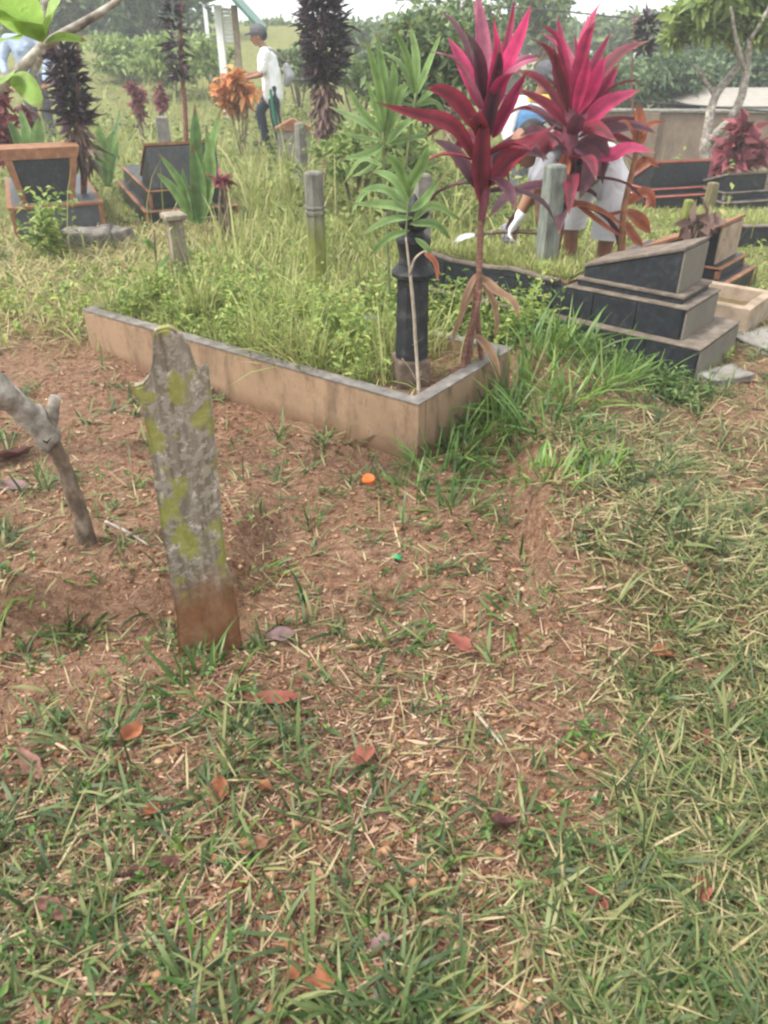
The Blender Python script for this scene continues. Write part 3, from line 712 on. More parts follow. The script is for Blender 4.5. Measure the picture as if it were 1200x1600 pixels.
L1 = [([(748, 262), (720, 210), (690, 188), (648, 178), (583, 159)], -.22, 34, 'maroon'), ([(745, 205), (722, 168), (692, 144), (664, 138)], -.18, 40, 'maroon'),
      ([(752, 175), (733, 125), (715, 85), (699, 58)], .10, 34, 'magenta'), ([(754, 170), (748, 110), (737, 70), (722, 44)], -.08, 40, 'plum'),
      ([(752, 175), (735, 90), (712, 40), (683, 14)], .22, 16, 'plum'), ([(758, 165), (757, 70), (744, -25)], .08, 28, 'mauve'),
      ([(766, 170), (774, 95), (770, 22)], -.10, 38, 'pink'), ([(772, 175), (786, 120), (812, 62), (833, 0)], -.05, 42, 'pink'),
      ([(768, 150), (791, 70), (806, -12)], .12, 20, 'magenta'), ([(762, 185), (786, 132), (815, 103), (850, 91)], -.16, 26, 'mauve'),
      ([(770, 215), (797, 165), (826, 108)], -.12, 38, 'magenta'), ([(764, 290), (800, 250), (842, 222), (868, 196)], -.20, 62, 'maroon'),
      ([(748, 300), (728, 262), (704, 232), (674, 217)], .12, 30, 'plum'), ([(752, 320), (749, 262), (752, 200), (748, 180)], -.10, 44, 'maroon'),
      ([(757, 240), (740, 215), (720, 225), (700, 238)], .2, 30, 'maroon'), ([(762, 260), (790, 232), (830, 236), (858, 250)], .18, 34, 'plum'),
      ([(760, 170), (764, 110), (752, 40)], .20, 34, 'magenta'), ([(757, 230), (768, 170), (778, 110), (780, 70)], -.16, 30, 'plum')]
for pl, dy, w, m in L1: pxleaf(c1, pl, cy1 - .01, dy, w * .70, M[m], roll=random.uniform(-.6, .6), tipp=1.05, basep=.7, wave=.035, fold=.34, seg=14)
def spray(t, u0, v0, u1, v1, y, n, ln, wpx, mats, seed):
    rg = random.Random(seed)
    for k in range(n):
        q = k / n; c = W(u0 + (u1 - u0) * q, v0 + (v1 - v0) * q, y); a = k * 2.4 + rg.uniform(-.4, .4); L = ln * rg.uniform(.75, 1.1)
        el = -.5 + 1.75 * q + rg.uniform(-.2, .2); h = Vector((math.cos(a), math.sin(a), 0))
        p1 = c + h * L * .35 * math.cos(el * .8 + .3) + Vector((0, 0, L * .35 * math.sin(el * .8 + .3))); p2 = p1 + h * L * .35 * math.cos(el) + Vector((0, 0, L * .35 * math.sin(el)))
        p3 = p2 + h * L * .3 * math.cos(el - .5) + Vector((0, 0, L * .3 * math.sin(el - .5)))
        m = mats[min(len(mats) - 1, int(q * len(mats) + rg.uniform(-.3, .3)))]
        leaf(t, [c, p1, p2, p3], wpx * PXM(v0, y), M[m], facing=(0.01, -.1, 1), roll=rg.uniform(-.5, .5), tipp=1.0, basep=.7, wave=.04, fold=.3, seg=12)
spray(c1, 755, 300, 757, 150, cy1, 15, .36, 24, ['plum', 'maroon', 'maroon', 'magenta', 'mauve'], 5)
for pl, dy, w in [([(748, 425), (735, 445), (722, 480), (720, 515)], -.06, 10), ([(750, 430), (775, 455), (800, 470), (812, 500)], -.12, 20), ([(752, 440), (730, 470), (710, 520), (706, 550)], -.05, 10),
                  ([(752, 445), (770, 470), (776, 505), (772, 530)], .06, 12), ([(738, 520), (760, 540), (775, 570), (780, 600)], -.08, 14)]:
    pxleaf(c1, pl, cy1, dy, w, M['dry'], name='dry_leaf', roll=random.uniform(-.6, .6), wave=.06)
# --- second cordyline
cy2 = 4.95
c2b = Vector((W(852, 470, cy2).x, cy2, tz(.9, cy2)))
c2 = thing('cordyline_plant', c2b, 'second pink cordyline beside the pale post, in front of the stooping person', 'plant')
tube('stem', [c2b - Vector((0, 0, .1)), W(858, 430, cy2), W(872, 380, cy2), W(880, 320, cy2), W(888, 260, cy2), W(893, 200, cy2)], [.026, .024, .022, .022, .034, .03], M['stem_red'], c2, 8, 24, .3)
tube('stem', [W(868, 480, cy2 + .1), W(866, 400, cy2 + .08), W(878, 330, cy2 + .03)], [.018, .017, .015], M['stem_red'], c2, 7, 14, .3)
tube('sheath', [W(887, 290, cy2), W(890, 235, cy2), W(893, 180, cy2), W(897, 150, cy2)], [.03, .05, .045, .02], M['stem_purple'], c2, 10, 14, .1)
L2 = [([(892, 185), (880, 95), (871, 22)], .1, 26, 'magenta'), ([(890, 180), (872, 120), (865, 72)], -.1, 28, 'maroon'), ([(896, 175), (904, 110), (897, 52)], 0, 26, 'magenta'),
      ([(902, 175), (926, 105), (957, 46)], .15, 22, 'magenta'), ([(900, 180), (928, 130), (948, 84)], -.15, 42, 'pink'), ([(905, 190), (938, 145), (968, 98)], -.05, 36, 'magenta'),
      ([(905, 205), (945, 165), (1003, 139)], -.25, 40, 'magenta'), ([(888, 200), (855, 165), (806, 138)], -.3, 28, 'maroon'), ([(903, 215), (950, 190), (1012, 186)], .1, 20, 'maroon'),
      ([(900, 235), (948, 245), (985, 232), (1028, 240)], -.25, 34, 'magenta'), ([(900, 230), (945, 212), (1002, 226)], .2, 26, 'maroon'), ([(886, 240), (878, 280), (888, 325)], -.3, 34, 'rust'),
      ([(898, 225), (922, 252), (905, 312)], -.2, 56, 'plum'), ([(900, 225), (938, 232), (942, 290)], -.1, 44, 'plum'), ([(905, 230), (965, 238), (1004, 262)], .3, 22, 'maroon'),
      ([(884, 215), (858, 225), (850, 262)], .1, 40, 'maroon'), ([(890, 205), (862, 190), (838, 200)], .25, 34, 'plum'), ([(890, 225), (905, 270), (880, 310)], .1, 46, 'plum'),
      ([(893, 170), (890, 110), (883, 62)], .25, 34, 'magenta'), ([(897, 180), (912, 125), (921, 80)], -.22, 30, 'pink'), ([(900, 200), (930, 200), (965, 222)], -.3, 34, 'maroon')]
for pl, dy, w, m in L2: pxleaf(c2, pl, cy2 - .02, dy, w * .66, M[m], roll=random.uniform(-.7, .7), tipp=1.05, basep=.7, wave=.04, fold=.34, seg=14)
spray(c2, 886, 320, 895, 150, cy2, 26, .55, 24, ['plum', 'maroon', 'plum', 'maroon', 'magenta'], 9)
for pl, dy, w, m in [([(878, 330), (905, 318), (945, 332), (985, 362)], -.2, 9, 'rust'), ([(880, 300), (935, 345), (975, 372)], -.2, 8, 'rust'), ([(876, 290), (850, 300), (838, 350)], -.1, 22, 'dry')]:
    pxleaf(c2, pl, cy2, dy, w, M[m], name='dry_leaf', roll=.3, wave=.08)
# --- withered orange plant right of the stooping person
cy3 = 4.9
c3b = Vector((W(968, 440, cy3).x, cy3, .0))
c3 = thing('withered_plant', c3b, 'thin withered orange-brown plant standing against the light shorts', 'plant')
tube('stem', [c3b, W(970, 400, cy3), W(976, 320, cy3), W(992, 250, cy3), W(998, 205, cy3)], [.026, .024, .02, .014, .008], M['trim'], c3, 7, 20, .3)
for pl, w in [([(996, 230), (1000, 200), (997, 160)], 24), ([(997, 215), (1015, 195), (1040, 190)], 12), ([(985, 270), (1010, 250), (1030, 262)], 14), ([(978, 320), (1010, 300), (1025, 330)], 18),
              ([(976, 330), (1000, 345), (1018, 365)], 22), ([(974, 345), (990, 370), (1005, 385)], 16), ([(996, 225), (980, 195), (965, 190)], 12), ([(975, 330), (950, 335), (925, 322)], 9)]:
    pxleaf(c3, pl, cy3, random.uniform(-.2, .2), w, M['rust'], name='leaf', roll=random.uniform(-.5, .5), wave=.08)

# --- strap-leaved and lance-leaved greenery
def px_plant(name, label, base, y, leaves, mat, stems=()):
    t = thing(name, base, label, 'plant')
    for st, r in stems: tube('stem', [W(u, v, y) for u, v in st], [r, r * .8], M['stem_green'], t, 6, 8, .2)
    for pl, w in leaves:
        m = mat if isinstance(mat, str) else random.choice(mat)
        pxleaf(t, pl, y, random.uniform(-.18, .18), w * .85, M[m], roll=random.uniform(-.7, .7), tipp=.8, wave=.04, seg=12)
    return t
px_plant('strap_leaf_plant', 'broad strap-leaved plant in front of the two-step black tomb', G(308, 352), 6.7,
         [([(318, 348), (325, 260), (346, 168)], 24), ([(310, 348), (306, 250), (304, 160)], 26), ([(300, 345), (285, 290), (246, 236)], 17), ([(300, 348), (275, 300), (243, 268)], 17),
          ([(312, 350), (312, 290), (300, 225)], 30), ([(316, 350), (330, 270), (322, 195)], 22), ([(305, 348), (292, 300), (285, 260)], 20), ([(312, 350), (318, 320), (330, 300)], 26), ([(306, 350), (300, 325), (296, 300)], 26)], ['strap', 'strap', 'strap_dark'])
px_plant('strap_leaf_plant', 'green leafy plant beside the dark purple bush, behind the two-step tomb', Vector((W(172, 290, 8.2).x, 8.2, 0)), 8.2,
         [([(170, 290), (178, 220), (192, 158)], 15), ([(168, 290), (160, 230), (152, 190)], 20), ([(170, 290), (172, 235), (178, 205)], 24), ([(168, 290), (182, 240), (186, 215)], 16), ([(166, 290), (155, 240), (166, 200)], 18)], ['strap', 'strap_dark'])
px_plant('strap_leaf_plant', 'pale green strap leaves rising behind the left brown-framed headstone', Vector((W(45, 260, 7.6).x, 7.6, 0)), 7.6,
         [([(48, 300), (44, 220), (30, 165)], 22), ([(52, 300), (58, 225), (62, 180)], 26), ([(45, 300), (28, 220), (10, 185)], 18), ([(54, 300), (62, 230), (78, 195)], 14), ([(48, 300), (38, 230), (36, 190)], 20)], ['strap', 'strap_dark'])
yl = 4.6
LL = [([(598, 215), (594, 140), (572, 62)], 20), ([(600, 215), (600, 130), (588, 50)], 18), ([(602, 215), (625, 160), (672, 118)], 15), ([(600, 210), (570, 180), (540, 130)], 14), ([(598, 210), (565, 190), (510, 165)], 17),
      ([(600, 220), (560, 215), (520, 205)], 14), ([(604, 225), (640, 190), (690, 175)], 16), ([(600, 225), (575, 240), (530, 250)], 14), ([(605, 215), (622, 150), (640, 130)], 20), ([(600, 210), (580, 150), (562, 110)], 16),
      ([(600, 205), (615, 130), (612, 90)], 16), ([(602, 225), (650, 215), (688, 205)], 15), ([(598, 230), (580, 262), (545, 278)], 13), ([(648, 150), (625, 100), (585, 75)], 15), ([(650, 150), (650, 90), (640, 35)], 16), ([(650, 150), (672, 95), (690, 50)], 14), ([(648, 160), (610, 140), (572, 140)], 13), ([(652, 160), (690, 135), (715, 150)], 13), ([(650, 155), (635, 85), (612, 40)], 14),
      ([(650, 165), (680, 160), (700, 190)], 12), ([(648, 165), (620, 165), (590, 190)], 12), ([(600, 260), (565, 250), (535, 290)], 12), ([(602, 270), (632, 262), (655, 285)], 12), ([(600, 290), (570, 300), (548, 335)], 11), ([(602, 300), (625, 305), (640, 335)], 11)]
LOWL = [([(640, 330), (600, 295), (556, 300)], 13), ([(642, 330), (610, 320), (550, 318)], 14), ([(645, 340), (605, 345), (560, 370)], 13), ([(645, 345), (675, 320), (722, 345)], 12), ([(642, 330), (665, 310), (690, 275)], 14), ([(640, 320), (615, 280), (580, 265)], 14), ([(638, 310), (650, 270), (690, 250)], 14), ([(640, 310), (622, 260), (600, 240)], 15), ([(640, 350), (680, 350), (705, 375)], 12), ([(636, 300), (660, 255), (668, 225)], 16), ([(640, 360), (605, 372), (576, 402)], 11), ([(648, 372), (668, 390), (672, 410)], 12)]
px_plant('lance_leaf_plant', 'tall green lance-leaved plant behind the black turned post', Vector((W(640, 500, yl).x, yl, .0)), yl, LL, ['lance', 'lance', 'strap'],
         [([(645, 500), (643, 380)], .011), ([(643, 380), (632, 270)], .010), ([(610, 480), (602, 330)], .010), ([(602, 330), (598, 200)], .009), ([(632, 270), (650, 145)], .009)])
# pale dry stem in front of the black post
ys = 3.06
ds = thing('leafy_stem_plant', G(653, 618, .22), 'pale-stemmed plant with loose narrow leaves before the black turned post', 'plant')
dstm = tube('stem', [G(655, 620, .2), W(651, 560, ys + .03), W(646, 480, ys + .03), W(640, 420, ys + .02), W(634, 370, ys + .02)], [.008, .0075, .007, .006, .004], M['stem_pale'], ds, 7, 24, .3)
tube('twig', [W(640, 430, ys + .02), W(648, 405, ys), W(662, 393, ys), W(668, 396, ys)], [.005, .0045, .004, .003], M['stem_pale'], dstm, 6, 12, .2)
tube('twig', [W(653, 600, ys + .03), W(640, 575, ys), W(628, 560, ys - .02)], [.004, .003, .002], M['stem_pale'], dstm, 5, 8, .2)
pxleaf(ds, [(662, 394), (680, 410), (684, 440)], ys, -.05, 9, M['rust'], name='dry_leaf')
for pl, w in LOWL: pxleaf(ds, pl, ys + .02, random.uniform(-.12, .12), w * 1.05, M[random.choice(['lance', 'lance', 'strap'])], roll=random.uniform(-.5, .5), tipp=.8, wave=.04)
tube('stem', [W(634, 372, ys + .02), W(636, 340, ys + .02), W(640, 300, ys + .02)], [.004, .004, .003], M['stem_green'], ds, 6, 8, .2)
# thin dark stem by the slim capped post
t_ = thing('thin_stem_weed', G(246, 505, .1), 'thin dark leafless weed stem left of the slim capped post', 'plant')
tube('stem', [W(250, 520, 4.4), W(246, 450, 4.4), W(240, 360, 4.4)], [.010, .009, .006], M['bark_brown'], t_, 6, 10, .3)
for pl in ([(246, 450), (232, 440), (215, 445)], [(244, 420), (258, 410), (266, 398)], [(242, 390), (230, 378), (222, 380)]): pxleaf(t_, pl, 4.4, -.05, 10, M['lance'])

# --- vectorised blades, leaves
def blades(P, L, wd, head, lean, curl, seg=3, twist=None):
    n = len(P); s = np.linspace(0, 1, seg + 1)
    pos = np.zeros((n, seg + 1, 3)); pos[:, 0] = P
    d = np.stack([np.cos(head), np.sin(head)], 1)
    for k in range(seg):
        ph = lean + curl * ((k + .5) / seg); st = L / seg
        pos[:, k + 1, 0:2] = pos[:, k, 0:2] + d * (np.sin(ph) * st)[:, None]
        pos[:, k + 1, 2] = pos[:, k, 2] + np.cos(ph) * st
    tw = RNG.normal(0, .5, n) if twist is None else twist
    side = np.stack([-d[:, 1] * np.cos(tw), d[:, 0] * np.cos(tw), np.sin(tw)], 1)
    prof = np.array([.7, 1.0, .75, .0]) if seg == 3 else np.interp(s, [0, .35, .75, 1], [.7, 1, .7, 0])
    V = []; cols = []
    w = wd[:, None] * .5
    rows = []
    for k in range(seg):
        rows.append(pos[:, k] - side * w * prof[k]); rows.append(pos[:, k] + side * w * prof[k])
    rows.append(pos[:, seg])
    V = np.stack(rows, 1).reshape(-1, 3); m = 2 * seg + 1
    tri = []
    for k in range(seg - 1):
        a = 2 * k; tri += [(a, a + 1, a + 3), (a, a + 3, a + 2)]
    tri.append((2 * seg - 2, 2 * seg - 1, 2 * seg))
    F = (np.arange(n)[:, None, None] * m + np.array(tri)[None]).reshape(-1, 3)
    return V, F
def leaves(C, L, wd, head, pitch, roll=None):
    """diamond leaves folded along the rib: base at C"""
    n = len(C); roll = RNG.normal(0, .4, n) if roll is None else roll
    d = np.stack([np.cos(head) * np.cos(pitch), np.sin(head) * np.cos(pitch), np.sin(pitch)], 1)
    s0 = np.stack([-np.sin(head), np.cos(head), np.zeros(n)], 1); up = np.cross(d, s0)
    s = s0 * np.cos(roll)[:, None] + up * np.sin(roll)[:, None]; nn = np.cross(s, d)
    mid = C + d * (L * .45)[:, None]; lift = (-nn) * (wd * .18)[:, None]
    a = C; b = mid - s * (wd * .5)[:, None] + lift; c = mid + s * (wd * .5)[:, None] + lift; e = C + d * L[:, None] - np.array([0, 0, 1.0]) * (L * .12)[:, None]
    V = np.stack([a, b, e, c], 1).reshape(-1, 3)
    F = (np.arange(n)[:, None, None] * 4 + np.array([(0, 2, 1), (0, 3, 2)])[None]).reshape(-1, 3)
    return V, F
def join(parts):
    Vs, Fs, o = [], [], 0
    for V, F in parts: Vs.append(V); Fs.append(F + o); o += len(V)
    return np.concatenate(Vs), np.concatenate(Fs)

def sample_ground(n, y0, y1, pw=1.0):
    """points over the viewed ground and a margin round it, thinning out with distance"""
    q = RNG.random(n); 
    if pw == 1.0: y = y0 * (y1 / y0) ** q
    else: y = (y0 ** (1 - pw) + q * (y1 ** (1 - pw) - y0 ** (1 - pw))) ** (1 / (1 - pw))
    hw = .62 * (y + .75) + .25
    x = (RNG.random(n) * 2 - 1) * hw
    return x, y
def in_plot(x, y, m=0.0):
    a = (x - T0.x) * PU.x + (y - T0.y) * PU.y; b = (x - T0.x) * PF.w.x + (y - T0.y) * PF.w.y
    return (a > -m) & (a < PL + m) & (b > -m) & (b < PW + m)
def in_frame(fr, x, y, a0, a1, b0, b1):
    a = (x - fr.o.x) * fr.u.x + (y - fr.o.y) * fr.u.y; b = (x - fr.o.x) * fr.w.x + (y - fr.o.y) * fr.w.y
    return (a > a0) & (a < a1) & (b > b0) & (b < b1)
def blocked(x, y):
    k = in_plot(x, y, .01) | in_frame(FC, x, y, -.02, 1.96, -.02, .6) | in_frame(FD, x, y, 0, 1.5, 0, .5) | in_frame(FA, x, y, 0, 1.7, 0, .72) | in_frame(FB, x, y, 0, 1.9, 0, .82)
    return k
def lawn(x, y):                                     # 1 on the mown grass at the right, 0 on trodden soil
    b = np.interp(y, [.6, .9, 1.16, 1.6, 1.9, 3.0, 4.5], [.22, .30, .40, .52, .55, .66, .8])
    return sst(-.10, .16, x - b - .05 + .5 * fbm(x, y, 2.2, 3, 31))
def lowzone(x, y):
    k = sst(-1.15, -1.5, x) * sst(4.6, 5.0, y) * sst(8.6, 8.0, y)
    return np.maximum(k, sst(1.3, 1.8, x) * sst(10.5, 9.5, y))
def patch(x, y, s=51, f=3.0): return sst(.0, .22, fbm(x, y, f, 3, s))

# mown clippings lying flat
n = 135000
x, y = sample_ground(n, .62, 6.5, 1.25)
d = np.clip(.07 + .83 * lawn(x, y) * (.55 + .45 * patch(x, y, 53, 2.6)) + .20 * patch(x, y, 52, 2.4) * sst(1.7, .9, y), 0, 1) * (1 - .42 * sst(1.9, .9, y)) * (1 - .4 * sst(.2, -.3, x) * sst(2.0, 1.5, y)) * (1 - .85 * sst(4.2, 6.5, y))
k = (RNG.random(n) < d) & ~blocked(x, y); x, y = x[k], y[k]; n = len(x)
V1 = blades(np.stack([x, y, terr(x, y) + RNG.random(n) * .012 + .002], 1), np.minimum(RNG.gamma(2.5, .020, n) + .02, .12), RNG.uniform(.0026, .0066, n) * (1 + .10 * y),
            RNG.random(n) * 6.283, RNG.uniform(.95, 1.62, n), RNG.uniform(-.2, .6, n), 2)
tag(np_mesh('mown_grass', *V1, M['mown']), 'flattened mown grass and clippings covering the ground at right', kind='stuff')
# straw litter on the soil
n = 70000
x, y = sample_ground(n, .62, 5.5, 1.3)
k = (RNG.random(n) < np.clip(.25 + .75 * patch(x, y, 77, 1.9), 0, 1) * .8) & ~blocked(x, y); x, y = x[k], y[k]; n = len(x)
V1 = blades(np.stack([x, y, terr(x, y) + .004 + RNG.random(n) * .005], 1), RNG.gamma(2.2, .012, n) + .006, RNG.gamma(2, .0014, n) + .0012 * (1 + .1 * y), RNG.normal(.25, 1.0, n) + np.pi * RNG.integers(0, 2, n),
            RNG.uniform(1.4, 1.62, n), RNG.uniform(-.1, .2, n), 2, RNG.normal(0, .3, n))
tag(np_mesh('straw_litter', *V1, M['straw']), 'dry straw and leaf scraps strewn over the brown soil', kind='stuff')
# soil crumbs
n = 34000
x, y = sample_ground(n, .62, 4.6, 1.35); k = (RNG.random(n) < 1 - .75 * lawn(x, y)) & ~blocked(x, y); x, y = x[k], y[k]; n = len(x)
oc8 = np.array([(1, 0, 0), (-1, 0, 0), (0, 1, 0), (0, -1, 0), (0, 0, 1), (0, 0, -1.)])
f8 = np.array([(0, 2, 4), (2, 1, 4), (1, 3, 4), (3, 0, 4), (2, 0, 5), (1, 2, 5), (3, 1, 5), (0, 3, 5)])
sz = RNG.gamma(1.6, .0021, n) + .0012
Vc = oc8[None] * sz[:, None, None] * RNG.uniform(.6, 1.3, (n, 6, 1)) * np.array([1.2, 1, .7]) + np.stack([x, y, terr(x, y) + sz * .3], 1)[:, None]
tag(np_mesh('soil_crumbs', Vc.reshape(-1, 3), (np.arange(n)[:, None, None] * 6 + f8[None]).reshape(-1, 3), M['clod'], smooth=False), 'loose crumbs and pebbles of reddish soil', kind='stuff')
# standing grass in scattered tufts
nt_ = 7600
x, y = sample_ground(nt_, .62, 7.5, 1.2)
dens = np.clip(.05 + .24 * lawn(x, y) + .36 * patch(x, y, 61, 3.4) * sst(2.3, .9, y) + .45 * patch(x, y, 63, 2.8) + .30 * patch(x, y, 66, 4.5) - .22 * sst(1.2, 1.7, y) * sst(3.4, 2.8, y) * (1 - lawn(x, y)), 0, 1)
dens = dens * (1 - .36 * sst(1.9, 1.0, y)) * (1 - .38 * sst(.2, -.3, x) * sst(2.0, 1.5, y)) * (.30 + 1.1 * patch(x, y, 68, 6)) + .05
k = (RNG.random(nt_) < dens) & ~blocked(x, y); x, y = x[k], y[k]; nt_ = len(x)
per = 11
hscale = (.6 + .5 * RNG.random(nt_)) * (1 + .5 * sst(4, 7, y))
px_ = np.repeat(x, per) + RNG.normal(0, .012, nt_ * per); py_ = np.repeat(y, per) + RNG.normal(0, .012, nt_ * per); hs = np.repeat(hscale, per); n = nt_ * per
V1 = blades(np.stack([px_, py_, terr(px_, py_) - .004], 1), np.minimum(RNG.gamma(3, .028, n) + .03, .15) * hs, RNG.uniform(.004, .0105, n) * (1 + .06 * py_), RNG.random(n) * 6.283,
            np.abs(RNG.normal(.85, .4, n)), RNG.uniform(.0, 1.4, n), 4)
tag(np_mesh('short_grass', *V1, M['grass']), 'short green grass growing in scattered tufts over the soil', kind='stuff')
# tall weeds and grass behind the plot
n = 120000
x, y = sample_ground(n, 3.6, 16, 1.15)
left = sst(.6, -.4, x - .12 * y)
back = sst(3.9, 4.7, y + .35 * (x + 1.6) * (x < 0) )
d = np.clip(back * (.35 + .65 * patch(x, y, 81, 1.1)) * (.45 + .55 * sst(-2.4, -1.4, x + .0 * y)), 0, 1) * (1 - .6 * lawn(x, y) * sst(5.5, 4.2, y))
k = (RNG.random(n) < d) & ~blocked(x, y); x, y = x[k], y[k]; n = len(x)
V1 = blades(np.stack([x, y, terr(x, y) - .01], 1), RNG.uniform(.09, .26, n) * (.7 + .6 * patch(x, y, 83, .8)) * (1 - .55 * lowzone(x, y)), RNG.uniform(.005, .010, n) * (1 + .06 * y), RNG.random(n) * 6.283, np.abs(RNG.normal(.45, .3, n)), RNG.uniform(0, 1.0, n), 3)
tag(np_mesh('tall_grass', *V1, M['meadow']), 'pale yellow green grass growing between the graves', kind='stuff')
n = 26000
x, y = RNG.uniform(-4.6, -.8, n), RNG.uniform(3.9, 7.2, n)
k = (RNG.random(n) < sst(4.0, 4.5, y) * sst(-.9, -1.7, x) * (.4 + .6 * patch(x, y, 33, 1.5))) & ~blocked(x, y); x, y = x[k], y[k]; n = len(x)
V1 = blades(np.stack([x, y, terr(x, y) + .004], 1), RNG.uniform(.06, .2, n), RNG.uniform(.005, .01, n), RNG.random(n) * 6.283, RNG.uniform(.7, 1.5, n), RNG.uniform(0, .5, n), 2)
tag(np_mesh('dry_grass', *V1, mat_leaf('dry_grass', [(0, (.22, .20, .08)), (.5, (.38, .33, .15)), (1, (.52, .44, .24))], .7, .25)), 'yellowed dry grass lying flat before the left tombs', kind='stuff')
def weed_patch(name, label, x, y, z, h, per, size, mat, parent=None):
    n = len(x); t = np.tile(np.linspace(.25, 1, per), n); N_ = n * per
    cx = np.repeat(x, per); cy = np.repeat(y, per); cz = np.repeat(z, per) + np.repeat(h, per) * t
    ln = RNG.uniform(0, .3, n); lh = RNG.random(n) * 6.283
    cx = cx + np.repeat(np.cos(lh) * ln * h, per) * t; cy = cy + np.repeat(np.sin(lh) * ln * h, per) * t
    Lw = leaves(np.stack([cx, cy, cz], 1), RNG.uniform(.6, 1.4, N_) * size, RNG.uniform(.35, .6, N_) * size, RNG.random(N_) * 6.283, RNG.normal(.25, .45, N_))
    st = blades(np.stack([x, y, z - .02], 1), h + .02, np.full(n, .0035), lh, ln * .8, ln * .3, 2)
    o = np_mesh(name, *join([Lw, st]), mat, parent)
    if parent is None: tag(o, label, kind='stuff')
    return o
# weeds filling the kerbed plot (world-space, tagged as stuff)
n = 760
a = RNG.uniform(.10, PL - .07, n); b = RNG.uniform(.07, PW - .07, n)
k = RNG.random(n) < np.clip(.02 + sst(.28, .55, a + .25 * fbm(a, b, 5, 2, 90)), 0, 1); a, b = a[k], b[k]
wx = T0.x + PU.x * a + PF.w.x * b; wy = T0.y + PU.y * a + PF.w.y * b
weed_patch('plot_weeds', 'bright green leafy weeds filling the kerbed plot', wx, wy, plot_soil_z(a, b), RNG.gamma(2.5, .04, len(a)) + .03, 9, .036, M['weed'])
n = 17000; a = RNG.uniform(.12, PL - .06, n); b = RNG.uniform(.06, PW - .06, n)
k = RNG.random(n) < np.clip(.05 + sst(.25, .6, a), 0, 1); a, b = a[k], b[k]; n = len(a)
wx = T0.x + PU.x * a + PF.w.x * b; wy = T0.y + PU.y * a + PF.w.y * b
V1 = blades(np.stack([wx, wy, plot_soil_z(a, b) - .01], 1), (RNG.gamma(3, .036, n) + .04) * (.5 + 1.0 * patch(wx, wy, 15, 4)), RNG.uniform(.004, .008, n), RNG.random(n) * 6.283, np.abs(RNG.normal(.4, .3, n)), RNG.uniform(0, 1.1, n), 3)
tag(np_mesh('plot_grass', *V1, M['meadow']), 'light green grass among the weeds inside the kerb', kind='stuff')
# grass on tomb C bed and on kerb E
def bed_grass(name, label, fr, a0, a1, b0, b1, z, n, h):
    a = RNG.uniform(a0, a1, n); b = RNG.uniform(b0, b1, n)
    wx = fr.o.x + fr.u.x * a + fr.w.x * b; wy = fr.o.y + fr.u.y * a + fr.w.y * b
    V1 = blades(np.stack([wx, wy, np.full(n, z)], 1), RNG.uniform(.4, 1, n) * h, RNG.uniform(.005, .009, n), RNG.random(n) * 6.283, np.abs(RNG.normal(.5, .35, n)), RNG.uniform(0, 1, n), 3)
    tag(np_mesh(name, *V1, M['meadow']), label, kind='stuff')
bed_grass('bed_grass', 'light green grass on the bed of the stepped black tomb', FC, .82, 1.86, .10, .48, .345, 7000, .10)
bed_grass('bed_grass', 'short grass filling the long black kerb at right', FE, .07, 1.98, -.69, -.07, .125, 5000, .12)
n = 260
a = RNG.uniform(.75, 1.95, n); b = RNG.uniform(-.35, -.05, n); x = oc.x + FC.u.x * a + FC.w.x * b; y = oc.y + FC.u.y * a + FC.w.y * b
weed_patch('kerb_side_weeds', 'tall weeds hiding the waved kerb of the stepped tomb', x, y, terr(x, y), RNG.uniform(.08, .34, n), 9, .045, M['weed'])
# broad weeds round the stones and along the paths behind
n = 2600
x, y = sample_ground(n, 3.9, 12, 1.2)
k = (RNG.random(n) < patch(x, y, 95, .9) * .9 * sst(3.9, 4.8, y) + .1) & ~blocked(x, y); x, y = x[k], y[k]
weed_patch('wild_weeds', 'leafy green weeds growing wild among the graves', x, y, terr(x, y), RNG.uniform(.05, .24, len(x)) * (1 - .6 * lowzone(x, y)), 8, .052, M['weed'])
n = 500                                              # at the foot of tomb C
a = RNG.uniform(-.15, 1.9, n); b = RNG.uniform(-.40, -.06, n) ; x = oc.x + FC.u.x * a + FC.w.x * b; y = oc.y + FC.u.y * a + FC.w.y * b
weed_patch('tomb_foot_weeds', 'dark green weeds growing along the foot of the stepped tomb', x, y, terr(x, y), RNG.uniform(.02, .10, n), 8, .036, mat_leaf('foot_weed', [(0, (.05, .10, .025)), (.6, (.10, .17, .045)), (1, (.17, .25, .07))], .5, .3))

n = 11000
x, y = sample_ground(n, .62, 5, 1.3); k = (RNG.random(n) < .08 + .9 * patch(x, y, 121, 3.0)) & ~blocked(x, y); x, y = x[k], y[k]; n = len(x)
V1 = leaves(np.stack([x, y, terr(x, y) + .006], 1), RNG.gamma(1.6, .010, n) + .005, RNG.gamma(1.8, .004, n) + .003, RNG.random(n) * 6.283, RNG.normal(0, .25, n), RNG.normal(0, .35, n))
tag(np_mesh('leaf_scraps', *V1, mat_leaf('leaf_scraps', [(0, (.045, .020, .014)), (.45, (.14, .062, .036)), (.8, (.25, .125, .072)), (1, (.34, .21, .13))], .8, .1)), 'broken brown leaf scraps scattered over the soil', kind='stuff')
n = 1500
x, y = sample_ground(n, .62, 4.4, 1.2); k = (RNG.random(n) < .25 + .75 * patch(x, y, 99, 2.2)) & ~blocked(x, y); x, y = x[k], y[k]
weed_patch('soil_seedlings', 'small green seedlings and herbs dotted over the soil', x, y, terr(x, y), RNG.uniform(.008, .05, len(x)), 5, .024, M['tuft'])
n = 5200
x, y = sample_ground(n, 5.6, 20, 1.1)
